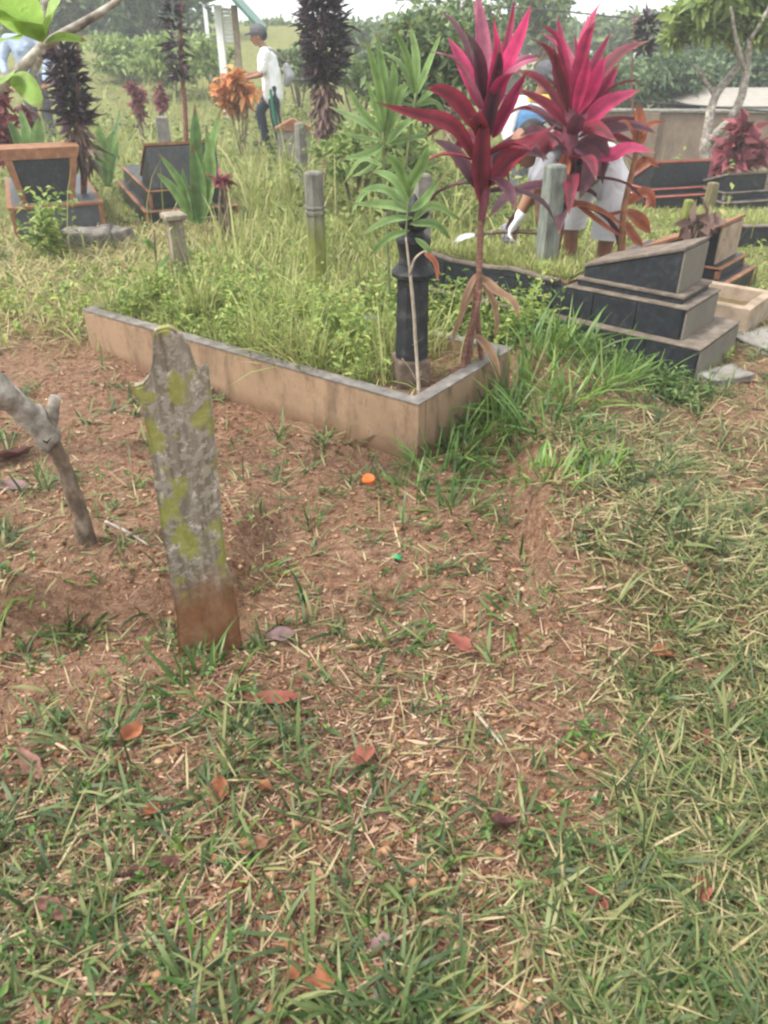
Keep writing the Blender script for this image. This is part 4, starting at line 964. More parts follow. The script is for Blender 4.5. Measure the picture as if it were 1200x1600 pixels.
k = (RNG.random(n) < (.12 + .88 * patch(x, y, 111, .7)) * sst(5.4, 6.6, y + .5 * np.minimum(x, 0))) & ~blocked(x, y) & ~in_frame(FB, x, y, -1.2, 0, 0, .9) & ~in_frame(FA, x, y, -1.2, 0, -.2, .9); x, y = x[k], y[k]; k = RNG.random(len(x)) > lowzone(x, y) * .97; x, y = x[k], y[k]
weed_patch('tangled_undergrowth', 'tangled tall weeds filling the ground between the far graves', x, y, terr(x, y), RNG.gamma(3, .10, len(x)) + .06, 11, .085, mat_leaf('undergrowth', [(0, (.06, .10, .025)), (.4, (.14, .20, .05)), (.75, (.25, .31, .08)), (.93, (.38, .40, .13)), (1, (.38, .24, .13))], .5, .35))
n = 26000
x, y = sample_ground(n, 5.2, 20, 1.0); k = (RNG.random(n) < (.15 + .85 * patch(x, y, 115, .8)) * (1 - .97 * lowzone(x, y))) & ~blocked(x, y); x, y = x[k], y[k]; n = len(x)
V1 = blades(np.stack([x, y, terr(x, y)], 1), RNG.gamma(3, .10, n) + .1, RNG.uniform(.006, .013, n) * (1 + .04 * y), RNG.random(n) * 6.283, np.abs(RNG.normal(.3, .25, n)), RNG.uniform(0, 1.2, n), 3)
tag(np_mesh('wispy_grass', *V1, M['meadow']), 'tall wispy yellow green grass between the far graves', kind='stuff')
# distinct tufts, each a thing
def tuft(label, px, n, lpx, wid, spread, mat, lean=.5, name='grass_tuft', dz=0.0):
    p = TG(*px) if not dz else G(px[0], px[1], dz)
    L = lpx * PXM(px[1], p.y)
    ph = RNG.random(n) * 6.283; rr = np.sqrt(RNG.random(n)) * spread
    P = np.stack([rr * np.cos(ph), rr * np.sin(ph), np.full(n, -.012)], 1)
    V1 = blades(P, RNG.uniform(.45, 1.1, n) * L, RNG.uniform(.7, 1.3, n) * wid, ph + RNG.normal(0, .6, n), np.abs(RNG.normal(lean, .3, n)), RNG.uniform(.1, 1.2, n), 5)
    o = np_mesh(name, *V1, M[mat]); o.location = p
    return tag(o, label, 'grass', 'larger grass tufts')
tuft('dark green grass tuft at the foot of the wooden grave board', (315, 1075), 48, 105, .009, .09, 'tuft', .75)
tuft('thick dark green grass clump against the near corner of the kerb', (712, 705), 80, 120, .010, .10, 'tuft', .5)
tuft('second dark grass clump right of the kerb corner', (780, 676), 90, 140, .011, .10, 'tuft', .5)
tuft('grassy clump behind the second dark clump, hiding the kerb end', (812, 640), 90, 150, .011, .12, 'tuft_lime', .5)
tuft('leafy grass on the bank right of the kerb end', (880, 680), 50, 70, .009, .12, 'tuft', .7)
for lb, px, nn, hh, mt in (('long green grass on the earth bank, nearest the kerb end', (838, 668), 70, 110, 'tuft'), ('long grass on the bank between kerb end and stepped tomb', (890, 625), 70, 110, 'tuft_lime'),
                           ('long drooping grass tuft nearer the stepped tomb', (945, 600), 70, 95, 'tuft_lime'), ('green grass fringe at the corner of the stepped tomb', (1000, 592), 60, 75, 'tuft'),
                           ('grass tuft hanging over the bare earth bank', (800, 735), 60, 75, 'tuft'), ('grass tuft low on the bank, right of the hanging one', (860, 745), 50, 60, 'tuft_lime')):
    tuft(lb, px, nn, hh, .009, .11, mt, .65)
tuft('dark grass spilling forward below the kerb corner', (690, 745), 70, 85, .010, .10, 'tuft', .75)
tuft('low grass tuft directly under the kerb corner', (635, 765), 46, 60, .008, .10, 'tuft', .6)
tuft('bright lime green tuft alone on the mown grass at right', (942, 738), 40, 65, .012, .05, 'tuft_lime', .6)
tuft('spreading tuft on the earth bank below the kerb clump', (715, 800), 44, 75, .009, .09, 'tuft', .8)
tuft('grass tuft beside the forked stake at the left edge', (70, 905), 44, 70, .009, .10, 'tuft_lime', .85)
tuft('broad-bladed tuft between the stake and the wooden board', (130, 985), 34, 75, .011, .07, 'tuft', .8)
tuft('small tuft on bare soil left of the green bottle cap', (490, 815), 20, 45, .008, .04, 'tuft', .5)
tuft('round tuft on the soil path below the green bottle cap', (620, 1005), 34, 55, .009, .06, 'tuft', .8)
tuft('tuft at the border of soil and mown grass', (815, 965), 34, 65, .008, .08, 'tuft', .9)
tuft('lush green tuft near the bottom left among brown leaves', (320, 1370), 60, 75, .008, .08, 'tuft_lime', .8)
tuft('little bright tuft in the mown grass, lower right', (915, 1160), 26, 40, .010, .03, 'tuft_lime', .6)
tuft('long-bladed tuft at the bottom edge near the orange leaf', (600, 1580), 46, 100, .007, .12, 'tuft', .9)
tuft('wide grass tuft in the bottom left corner', (200, 1520), 46, 95, .008, .13, 'tuft', .95)
tuft('tall arching strap grass by the pale post', (850, 560), 46, 120, .012, .10, 'tuft_lime', .45)
tuft('arching strap grass between pale post and stepped tomb', (905, 555), 36, 100, .011, .10, 'tuft_lime', .5)
tuft('grass tuft right of the wooden board at mid height', (395, 905), 30, 60, .008, .07, 'tuft_lime', .85)
tuft('grass tuft at bottom right near the frame edge', (1040, 1540), 44, 80, .008, .10, 'tuft', .9)
tuft('tuft in the middle foreground between fallen brown leaves', (640, 1330), 40, 60, .007, .10, 'tuft', .9)
# dark weed bush before the left tomb
p = TG(80, 400); n = 30
ang = RNG.random(n) * 6.283; rr = np.sqrt(RNG.random(n)) * .16
wb = thing('weed_bush', p, 'small dark leafy weed bush in front of the left brown-framed tomb', 'weed')
o_ = weed_patch('foliage', '', rr * np.cos(ang), rr * np.sin(ang), np.zeros(n), RNG.uniform(.12, .5, n), 12, .075, M['lance'] if False else M['weed'], wb)
o_['kind'] = 'stuff'

# ------------------------------------------------------------------ fallen leaves, caps, twigs
def fallen(label, px, lpx, wfrac, col, curl, rot, lobes=0):
    p = TG(*px); L = lpx * PXM(px[1], p.y) * 1.02
    m = M.get('fl_' + col)
    n = 10; vs, fs, uvs = [], [], []
    for i in range(n + 1):
        s = i / n; w = L * wfrac * .5 * (math.sin(math.pi * min(1, s * .96 + .03)) ** .75)
        w *= 1 + .35 * mnoise.noise(Vector((s * 5, px[0] * .37, 1)))
        if lobes: w *= 1 + .3 * math.sin(s * lobes * 6.28)
        for q in (-1, -.5, 0, .5, 1):
            xx = (s - .5) * L; yy = w * q
            zz = curl * L * ((s - .5) ** 2 * 1.6) + abs(q) ** 1.6 * w * (curl * 1.3 + .15) * (1 + .6 * q * mnoise.noise(Vector((s * 3, px[1] * .31, 0)))) + .012 * mnoise.noise(Vector((xx * 45, yy * 45, px[0])))
            vs.append((xx, yy, zz)); uvs.append(((q + 1) / 2, s))
    for i in range(n):
        for j in range(4):
            k = i * 5 + j; fs.append((k, k + 1, k + 6, k + 5))
    o = mesh_obj('fallen_leaf', vs, fs, m, None, True, uvs)
    o.location = p + Vector((0, 0, .022)); o.rotation_euler = (random.uniform(-.4, .4), random.uniform(-.35, .35), rot)
    return tag(o, label, 'leaf', 'fallen leaves on the soil')
for nm, a, b in (('orange', (.24, .075, .03), (.36, .14, .065)), ('brown', (.16, .07, .036), (.28, .13, .07)), ('red', (.18, .045, .03), (.30, .09, .06)), ('dark', (.07, .025, .025), (.15, .06, .05)), ('mauve', (.16, .10, .10), (.28, .18, .17)), ('pinkish', (.24, .11, .08), (.33, .17, .125))):
    M['fl_' + nm] = mat_bigleaf('fallen_' + nm, a, b, .7, .1, .8)
for args in [
    ('curled bright orange-brown leaf in the grass below the wooden board', (205, 1158), 46, .55, 'orange', .55, 1.0),
    ('long flat dull pink leaf at the left edge', (52, 1205), 68, .38, 'pinkish', .1, -.7),
    ('small oval orange leaf lower left, beside the dark maroon pair', (240, 1277), 32, .75, 'orange', .3, 1.2),
    ('orange-red leaf lying upright-ended below the grass at lower left', (342, 1245), 48, .6, 'orange', .2, 1.5),
    ('large brown leaf half hidden by the lush green tuft', (392, 1338), 62, .55, 'brown', .35, .2),
    ('lobed orange leaf at the bottom edge', (503, 1548), 54, .75, 'orange', .3, .5, 2),
    ('little orange leaf next to the lobed leaf at the bottom', (462, 1530), 26, .8, 'orange', .2, .9),
    ('dark red curled leaf right of the middle foreground', (786, 1302), 44, .7, 'dark', .7, .3),
    ('red-brown leaf in the centre of the foreground soil', (570, 1190), 42, .7, 'red', .2, 1.0),
    ('flat red leaf on the soil path below the mown border', (720, 1016), 52, .5, 'red', .15, -.5),
    ('orange-brown leaf on the mown grass at right', (1034, 1032), 44, .65, 'orange', .25, .3),
    ('narrow red-brown leaf in lower right grass', (930, 1415), 42, .45, 'red', .25, -.9),
    ('dark red-brown leaf standing on edge at lower right', (1090, 1402), 42, .6, 'red', .6, 1.4),
    ('greyish purple curled leaf near the bottom centre', (596, 1486), 36, .6, 'mauve', .6, .6),
    ('large tan-orange leaf at the left, above the bottom corner tuft', (86, 1432), 66, .5, 'pinkish', .15, -.4),
    ('small dark red leaf in the weeds below the flat grey stone', (1056, 629), 26, .7, 'dark', .3, .2),
    ('long red-brown leaf lying right of the board foot tuft', (428, 1100), 92, .24, 'red', .1, .05),
    ('dark maroon leaf of the lower left pair, nearer the edge', (218, 1380), 34, .7, 'dark', .6, .2),
    ('dark maroon leaf of the lower left pair, beside the lush tuft', (268, 1362), 34, .6, 'dark', .5, .9),
    ('orange leaf lying above the large brown leaf', (412, 1240), 38, .6, 'orange', .3, -.6),
    ('dull brown dry leaf at the left edge under the forked limb', (25, 722), 70, .45, 'dark', .4, .1),
    ('mauve dry leaf behind the stake on the dark soil', (22, 770), 60, .4, 'mauve', .3, -.2),
    ('pale pinkish leaf near the right edge of the mown grass', (1128, 1112), 40, .6, 'pinkish', .2, .4),
    ('mauve leaf on soil right of the board foot', (440, 1003), 44, .55, 'mauve', .4, .1),
    ('reddish leaf at the right, in the lower mown grass', (1095, 1165), 40, .5, 'red', .3, .8),
    ('brown leaf scrap between the two bottle caps and the board', (520, 925), 30, .6, 'brown', .3, .5)]:
    fallen(*args)
def cap(label, px, r, mat, tilt):
    p = TG(*px); prof = [(r * .97, 0), (r, r * .1), (r * .99, r * .45), (r * .93, r * .58), (r * .86, r * .60), (r * .80, r * .54), (r * .02, r * .53)]
    t = thing('bottle_cap', p + Vector((0, 0, .012)), label, 'bottle cap')
    sh_ = lathe('shell', p + Vector((0, 0, .012)), prof, mat, t, 28, True)
    lathe('rim_ring', p + Vector((0, 0, .008)), [(r * .98, 0), (r * 1.06, .001), (r * 1.06, r * .2), (r * .98, r * .22)], mat, sh_, 28)
    t.rotation_euler = tilt
cap('orange plastic bottle cap on the soil below the kerb', (576, 754), .0245, M['orange_plastic'], (R(14), R(8), 0))
cap('green plastic bottle cap on the bare soil path', (621, 874), .0195, M['green_plastic'], (R(140), R(20), 0))
def twig(label, pxs, r, mat='bark_grey'):
    ps = [TG(*q, .008) for q in pxs]
    o = tube('twig', ps, [r, r * .9, r * .6], M[mat], None, 6, 10, .3); tag(o, label, 'twig', 'twigs on the ground')
twig('grey stick lying behind the wooden board', [(165, 815), (200, 832), (232, 852)], .006)
twig('thin pale straw stalk near the bottom left', [(205, 1470), (310, 1440), (368, 1395)], .003, 'stem_pale')
twig('short dry stick in the upper foreground grass', [(745, 1115), (765, 1140), (785, 1165)], .005, 'stem_pale')
twig('dry stalk on the centre soil slanting upwards', [(545, 1320), (560, 1280), (585, 1225)], .004, 'stem_pale')
twig('short dark twig by the mauve leaf', [(560, 1380), (580, 1360), (620, 1335)], .004, 'bark_brown')
twig('dry stalk at the bottom centre', [(630, 1490), (640, 1515), (655, 1545)], .004, 'stem_pale')
twig('dark bent twig in the bottom right corner', [(838, 1570), (850, 1585), (865, 1600)], .005, 'bark_brown')
twig('dry twig on the bank under the kerb clump', [(735, 860), (755, 880), (770, 905)], .004, 'bark_brown')

# ------------------------------------------------------------------ shrubs and trees
def leaf_cloud(n, c, r, size, shell=.35, squash=None):
    """leaves in clumps through an uneven ellipsoid"""
    nc = max(6, n // 55)
    d = RNG.normal(0, 1, (nc, 3)); d /= np.linalg.norm(d, axis=1)[:, None]
    cc = d * (RNG.random(nc)[:, None] ** shell) * np.array(r)
    cc *= (1 + .35 * RNG.normal(0, .5, (nc, 1)))
    idx = RNG.integers(0, nc, n)
    P = cc[idx] + RNG.normal(0, 1, (n, 3)) * (np.array(r) * .17) + np.array(c)
    return leaves(P, RNG.uniform(.6, 1.4, n) * size, RNG.uniform(.35, .6, n) * size, RNG.random(n) * 6.283, RNG.normal(-.1, .6, n), RNG.normal(0, .7, n))
def branchy(t, base, top, r, mat, nb=7, spread=.8, seed=1, side_len=.5):
    rg = random.Random(seed); b = Vector(base); tp = Vector(top)
    tube('trunk', [b - Vector((0, 0, .2)), b.lerp(tp, .4) + Vector((rg.uniform(-1, 1), rg.uniform(-1, 1), 0)) * r * 2, b.lerp(tp, .75) + Vector((rg.uniform(-1, 1), 0, 0)) * r * 2, tp], [r * 1.15, r, r * .75, r * .3], mat, t, 8, 14, .25)
    H = (tp - b).length
    for k in range(nb):
        s = .45 + .5 * k / nb; p0 = b.lerp(tp, s); a = rg.uniform(0, 6.28); l = H * side_len * rg.uniform(.6, 1.1) * (1.15 - s * .6)
        dr = Vector((math.cos(a) * spread, math.sin(a) * spread, rg.uniform(.3, .9)))
        tube('limb', [p0, p0 + dr * l * .5, p0 + dr * l + Vector((0, 0, l * .15))], [r * .45, r * .3, r * .1], mat, t, 6, 8, .2)
def tree(name, label, base, top_z, crown_c, crown_r, n, size, mat, trunk_r=.12, bark='bark_brown', seed=1, group=None, extra=()):
    t = thing(name, base, label, 'tree', group)
    branchy(t, base, (crown_c[0], crown_c[1], crown_c[2] + crown_r[2] * .4), trunk_r, M[bark], 7, .8, seed)
    cl = [leaf_cloud(n, crown_c, crown_r, size)] + [leaf_cloud(k, c, r, size) for k, c, r in extra]
    V1, F1 = join(cl); V1 = V1 - np.array(base)
    np_mesh('crown', V1, F1, M[mat], t)
    return t
gb = 'trees behind the graveyard'
def fz(x, y): return tz(x, y)
def bg_tree(label, u, v_c, y, ru, rv, n, size, mat, seed, **kw):
    c = W(u, v_c, y); k = PXM(v_c, y)
    base = Vector((c.x, y, fz(c.x, y)))
    return tree('background_tree', label, base, 0, (c.x, y, c.z), (ru * k, ru * k * .8, rv * k), n, size, mat, .10 + .004 * y, seed=seed, group=gb, **kw)
bg_tree('broad grey-green tree at the top left behind the near branches', 95, -10, 30, 130, 85, 6500, .30, 'crown_far', 3)
bg_tree('dark green tree left of the green-roofed shed', 230, -25, 27, 95, 85, 5500, .26, 'crown_dark', 4)
bg_tree('small rounded tree right behind the green-roofed shed', 415, 50, 32, 70, 13, 1800, .25, 'crown_far', 5)
bg_tree('low green tree behind the dark purple column', 575, 58, 28, 70, 17, 2200, .24, 'crown_far', 6)
bg_tree('dense dark tree above the brown wall', 1000, 122, 17.5, 110, 30, 6500, .15, 'crown_dark', 7)
bg_tree('dark tree behind the pale frangipani', 1150, 110, 19, 90, 38, 5000, .16, 'crown_dark', 8)
bg_tree('tall loose tree behind the middle pink plant', 715, 50, 13.5, 70, 50, 3000, .12, 'crown_far', 9)
bg_tree('leafy tree behind the second pink plant', 905, 130, 15, 80, 34, 4000, .13, 'crown_dark', 10)
bg_tree('pale green tree at the top beyond the pink plants', 845, 20, 21, 50, 30, 1500, .17, 'crown_far', 11)
for i, (u, y, rv) in enumerate([(-140, 34, 60), (20, 42, 45), (150, 46, 48), (330, 48, 20), (520, 46, 13), (660, 40, 18), (800, 40, 16), (960, 34, 18), (1090, 30, 26), (1300, 26, 60), (1420, 22, 70)]):
    bg_tree(['tree in the far row beyond the left edge', 'leftmost tree of the far row', 'far tree over the pale meadow', 'far tree behind the green shed roof', 'low far tree beside the white sky gap', 'far tree behind the lance-leaved plant', 'far tree between the two pink plants', 'far tree over the wall, below the cable', 'far tree behind the pale frangipani crown', 'tree beyond the right edge of the wall', 'last tree beyond the wall at right'][i], u, 62 - rv * .35, y, 95, rv, 3000, .012 * y, 'crown_far', 20 + i)
# lime shrub behind the middle pink plant
def shrub(name, label, u, v_c, y, ru, rv, n, size, mat, base_v=None, cat='shrub'):
    c = W(u, v_c, y); k = PXM(v_c, y); b = Vector((c.x, y, fz(c.x, y)))
    t = thing(name, b, label, cat)
    rg = random.Random(int(u)); 
    for q in range(5):
        e = Vector((c.x + rg.uniform(-.6, .6) * ru * k, y + rg.uniform(-.3, .3) * ru * k, c.z + rg.uniform(-.2, .6) * rv * k))
        tube('stem', [b - Vector((0, 0, .05)), b.lerp(e, .5) + Vector((rg.uniform(-.05, .05), 0, 0)), e], [.02, .015, .006], M['bark_brown'], t, 6, 8, .2)
    V1, F1 = leaf_cloud(n, (c.x, y, c.z), (ru * k, ru * k * .8, rv * k), size)
    np_mesh('foliage', V1 - np.array(b), F1, M[mat], t)
    return t
shrub('leafy_shrub', 'loose green shrub filling the gap behind the middle pink plant', 655, 110, 8.5, 75, 85, 2600, .11, 'crown_far')
shrub('leafy_shrub', 'bushy green shrub low behind the lance-leaved plant', 610, 230, 7.2, 60, 60, 1300, .085, 'crown_lime')
shrub('leafy_shrub', 'low green shrub in the gap under the light-shirted man', 560, 250, 8.0, 55, 32, 900, .08, 'crown_lime')
shrub('leafy_shrub', 'pale lime bush on the meadow left of the walking man', 270, 95, 19, 62, 28, 1600, .17, 'crown_lime')
shrub('leafy_shrub', 'wide lime bush on the meadow behind the dark purple column', 185, 85, 21, 60, 24, 1600, .17, 'crown_lime')
shrub('leafy_shrub', 'round lime bush behind the white shed post', 330, 90, 18, 35, 24, 900, .15, 'crown_lime')
shrub('leafy_shrub', 'green bush in front of the meadow right of the walking man', 560, 120, 15, 55, 32, 1400, .13, 'crown_far')
shrub('leafy_shrub', 'mixed green bush behind the walking man', 465, 95, 17, 45, 24, 1100, .13, 'crown_far')
shrub('red_shrub', 'small red cordyline shrub in front of the brown wall', 1147, 240, 9.6, 34, 36, 420, .22, 'crown_red')
shrub('red_shrub', 'tiny dark red shrub on the far meadow', 215, 150, 13, 12, 26, 260, .12, 'crown_red')
shrub('red_shrub', 'small reddish shrub left of the bare dark stem', 250, 150, 13.5, 8, 18, 160, .11, 'crown_red')
shrub('red_shrub', 'dark red leafy shrub at the left edge behind the tomb', 8, 185, 7.9, 26, 55, 420, .12, 'crown_red')
shrub('purple_weed', 'small purple leafed weed on the stepped tomb headstone side', 1092, 352, 5.2, 18, 14, 34, .14, 'crown_wilt', cat='weed')
shrub('orange_croton', 'bright orange leaved croton held up before the man in white', 368, 132, 12.4, 32, 34, 420, .17, 'crown_orange')
shrub('yellow_croton', 'small red-leaved plant tip beside the strap-leaved plant', 345, 285, 6.4, 12, 14, 50, .09, 'crown_red', cat='plant')
# dark purple columns
def column(name, label, u, v0, v1, y, vb, ru, n, size, wilt=None, r=.03, mat='crown_plum'):
    b = Vector((W(u, vb, y).x, y, fz(W(u, vb, y).x, y))); tp = W(u, v0, y); lo = W(u, v1, y); k = PXM((v0 + v1) / 2, y)
    t = thing(name, b, label, 'shrub')
    tube('stem', [b - Vector((0, 0, .1)), b.lerp(tp, .35) + Vector((.03, 0, 0)), b.lerp(tp, .7) + Vector((-.02, 0, 0)), tp], [r, r * .9, r * .7, r * .3], M['stem_red'], t, 7, 16, .3)
    def cloud(m, za, zb, rr, mt, nm, sag):
        T = max(3, int((zb - za) / .13)); s = np.clip((np.floor(RNG.random(m) * T) + .75 * RNG.random(m) ** 1.6) / T, 0, 1); z = za + (zb - za) * s; a = RNG.random(m) * 6.283
        env = rr * k * (.45 + .55 * np.sin(np.pi * np.clip(s * .85 + .12, 0, 1))) * (.45 + 1.0 * vnoise(s * 6, a * 1.2, 5))
        q = np.sqrt(RNG.random(m)) * env
        P = np.stack([b.x + (tp.x - b.x) * .5 + np.cos(a) * q * .6, y + np.sin(a) * q * .6, z], 1)
        V1, F1 = leaves(P, (.5 + RNG.gamma(3, .2, m)) * size, RNG.uniform(.25, .5, m) * size, a + RNG.normal(0, .4, m), RNG.normal(sag, .4, m))
        np_mesh(nm, V1 - np.array(b), F1, mt, t)
    cloud(n, lo.z, tp.z, ru, M[mat], 'foliage', .3)
    if wilt: cloud(n // 5, W(u, wilt, y).z, lo.z + .05, ru * .7, M['crown_wilt'], 'wilted_foliage', -.9)
    return t
column('purple_shrub', 'dark purple leafy column with red trunk between the two left tombs', 122, 66, 195, 7.3, 330, 30, 620, .12, 255)
column('purple_shrub', 'broad dark purple column behind the banded mossy post', 505, -40, 128, 9.0, 290, 50, 1500, .115, 200, .035)
column('purple_shrub', 'very thin dark stemmed purple plant rising past the top edge', 285, -30, 125, 8.6, 300, 13, 260, .10, None, .028)
column('purple_shrub', 'slender purple plant against the white sky at top right', 992, 18, 80, 11, 300, 14, 160, .14, None, .02)
# pale frangipani at right
yf = 10.2
fb = Vector((W(1110, 330, yf).x, yf, fz(W(1110, 330, yf).x, yf)))
ft = thing('frangipani_tree', fb, 'pale-barked frangipani tree with forked trunk before the brown wall', 'tree')
def ftube(nm, pl, rad): tube(nm, [W(u, v, yf + dy) for u, v, dy in pl], rad, M['bark_grey'], ft, 8, 14, .25)
tube('trunk', [fb - Vector((0, 0, .2)), W(1110, 290, yf), W(1103, 240, yf), W(1106, 215, yf)], [.10, .085, .075, .075], M['bark_grey'], ft, 9, 16, .25)
ftube('limb', [(1106, 222, 0), (1108, 190, 0), (1118, 150, .1), (1140, 120, .1), (1160, 95, .2)], [.07, .055, .05, .045, .035])
ftube('limb', [(1106, 222, 0), (1135, 195, -.1), (1155, 160, -.1), (1165, 120, -.1), (1172, 60, -.2)], [.065, .055, .05, .045, .03])
ftube('limb', [(1160, 95, .2), (1130, 55, .2), (1110, 20, .3)], [.03, .025, .012]); ftube('limb', [(1172, 62, -.2), (1195, 25, -.3), (1210, -10, -.3)], [.03, .022, .012])
ftube('limb', [(1165, 118, -.1), (1150, 60, -.3), (1142, 10, -.4)], [.03, .022, .012]); ftube('limb', [(1118, 150, .1), (1098, 120, .1), (1085, 100, .1)], [.03, .022, .012])
V1, F1 = join([leaf_cloud(420, W(u, v, yf), (r_, r_, r_ * .6), .17) for u, v, r_ in ((1110, 8, .30), (1150, -8, .32), (1195, 5, .3), (1085, 40, .22), (1190, 50, .22), (1150, 35, .2))])
np_mesh('crown', V1 - np.array(fb), F1, M['crown_lime'], ft)

# near frangipani at the left edge: trunk just outside the frame, branches and big leaves reaching in
yn = 2.55
nb_ = Vector((-1.75, 2.75, tz(-1.75, 2.75)))
nf = thing('frangipani_tree', nb_, 'near grey frangipani branch with big light green leaves, top left corner', 'tree')
tube('trunk', [nb_ - Vector((0, 0, .1)), nb_ + Vector((.03, 0, .5)), nb_ + Vector((.10, -.05, 1.0)), W(-60, 190, yn)], [.075, .065, .055, .035], M['bark_grey'], nf, 9, 16, .25)
def nlimb(pl, rad): tube('limb', [W(u, v, yn + dy) for u, v, dy in pl], rad, M['bark_grey'], nf, 8, 16, .2)
nlimb([(-65, 195, 0), (-20, 150, 0), (20, 118, .02), (58, 82, .03), (68, 68, .03)], [.034, .022, .016, .015, .014])
nlimb([(68, 72, .03), (100, 52, .05), (140, 30, .08), (182, 2, .1), (215, -30, .1)], [.013, .012, .011, .009, .008])
nlimb([(40, 132, .02), (56, 105, .03), (66, 72, .03), (68, 30, .05), (72, -20, .08)], [.009, .011, .013, .011, .009])
for pl, dy, w in [([(66, 66), (40, 40), (0, 22), (-60, 20)], -.3, 62), ([(70, 60), (85, 20), (96, -6), (110, -60)], -.25, 66), ([(30, 62), (0, 62), (-50, 80)], -.3, 40), ([(70, 66), (95, 58), (136, 64)], -.12, 15), ([(20, 118), (42, 135), (66, 170)], -.15, 34),
                  ([(15, 120), (0, 122), (-50, 150)], -.2, 40), ([(60, 60), (20, 10), (-30, -30)], -.35, 70)]:
    pxleaf(nf, pl, yn, dy, w, M['lime'], roll=random.uniform(-.15, .15), tipp=.55, basep=.5)

# ------------------------------------------------------------------ people
def capsule(bm, p0, p1, r0, r1, flat=1.0, axis=None, seg=10):
    p0, p1 = Vector(p0), Vector(p1); d = p1 - p0
    l = max(d.length, 1e-4); z = d / l if d.length > 1e-4 else Vector((0, 0, 1))
    x = (Vector(axis) if axis else Vector((.2, 1, .1))); x = (x - z * x.dot(z)).normalized(); y = z.cross(x)
    rings = []
    st = [(-math.pi / 2 + math.pi / 2 * k / 4, 0) for k in range(5)] + [(math.pi / 2 * k / 4, 1) for k in range(5)]
    for ph, e in st:
        r = r1 if e else r0; c = p1 if e else p0
        o = c + z * (math.sin(ph) * r); rr = max(math.cos(ph) * r, 1e-4)
        rings.append([bm.verts.new(o + x * (math.cos(2 * math.pi * j / seg) * rr) + y * (math.sin(2 * math.pi * j / seg) * rr * flat)) for j in range(seg)])
    for a, b in zip(rings, rings[1:]):
        for j in range(seg): bm.faces.new((a[j], a[(j + 1) % seg], b[(j + 1) % seg], b[j]))
    bm.faces.new(rings[0][::-1]); bm.faces.new(rings[-1])
def fused(name, caps, mat, parent, voxel=.012, smooth=4, hem=None):
    """one continuous skin grown over the limbs"""
    bm = bmesh.new()
    for c in caps: capsule(bm, *c[:4], **(c[4] if len(c) > 4 else {}))
    bmesh.ops.recalc_face_normals(bm, faces=bm.faces)
    me = bpy.data.meshes.new('tmp'); bm.to_mesh(me); bm.free()
    ob = bpy.data.objects.new('tmp', me); COL.objects.link(ob)
    md = ob.modifiers.new('r', 'REMESH'); md.mode = 'VOXEL'; md.voxel_size = voxel
    ms = ob.modifiers.new('s', 'SMOOTH'); ms.iterations = smooth; ms.factor = .5
    dg = bpy.context.evaluated_depsgraph_get(); res = bpy.data.meshes.new_from_object(ob.evaluated_get(dg))
    bpy.data.objects.remove(ob); bpy.data.meshes.remove(me)
    if hem is not None:
        b2 = bmesh.new(); b2.from_mesh(res)
        bmesh.ops.bisect_plane(b2, geom=list(b2.verts) + list(b2.edges) + list(b2.faces), plane_co=(0, 0, hem), plane_no=(0, 0, -1), clear_outer=True)
        b2.to_mesh(res); b2.free()
    off = root_loc(parent); res.transform(Matrix.Translation(-off)); res.name = name
    res.materials.clear(); res.materials.append(mat)
    res.polygons.foreach_set('use_smooth', [True] * len(res.polygons))
    o = bpy.data.objects.new(name, res); COL.objects.link(o); o.parent = parent
    return o
def hand_caps(wr, d, palm_n, s=1.0, curl=.7):
    """palm, four unequal fingers and a thumb from the wrist wr along d"""
    d = Vector(d).normalized(); n = Vector(palm_n); n = (n - d * n.dot(d)).normalized(); e = d.cross(n)
    out = [(wr, wr + d * .075 * s, .026 * s, .034 * s, {'flat': .55, 'axis': e})]
    for k, (o, L) in enumerate(((-.03, .062), (-.010, .078), (.010, .074), (.03, .055))):
        b = wr + d * .085 * s + e * o * s; m = b + (d * math.cos(curl * .5) + n * math.sin(curl * .5)) * L * .5 * s
        t = m + (d * math.cos(curl * 1.5) + n * math.sin(curl * 1.5)) * L * .5 * s
        out += [(b - d * .02, m, .0105 * s, .0095 * s), (m, t, .0095 * s, .0075 * s)]
    tb = wr + d * .03 * s - e * .03 * s
    out += [(tb, tb - e * .03 * s + d * .03 * s, .013 * s, .011 * s), (tb - e * .03 * s + d * .03 * s, tb - e * .02 * s + d * .065 * s + n * .02 * s, .011 * s, .009 * s)]
    return out
def head_caps(c, face, up=(0, 0, 1), s=1.0):
    c = Vector(c); f = Vector(face).normalized(); u = Vector(up); u = (u - f * u.dot(f)).normalized(); e = f.cross(u)
    return [(c + u * .03 * s - f * .015 * s, c + u * .035 * s + f * .01 * s, .094 * s, .090 * s), (c - u * .02 * s + f * .03 * s, c - u * .065 * s + f * .045 * s, .074 * s, .048 * s),
            (c + f * .09 * s + u * .01 * s, c + f * .112 * s - u * .022 * s, .012 * s, .018 * s), (c + e * .078 * s - u * .005 * s, c + e * .088 * s - u * .03 * s, .018 * s, .012 * s),
            (c - e * .078 * s - u * .005 * s, c - e * .088 * s - u * .03 * s, .018 * s, .012 * s), (c + f * .082 * s - u * .055 * s, c + f * .085 * s - u * .058 * s, .02 * s, .018 * s),
            (c + f * .086 * s + u * .028 * s + e * .03 * s, c + f * .086 * s + u * .028 * s - e * .03 * s, .014 * s, .014 * s)]
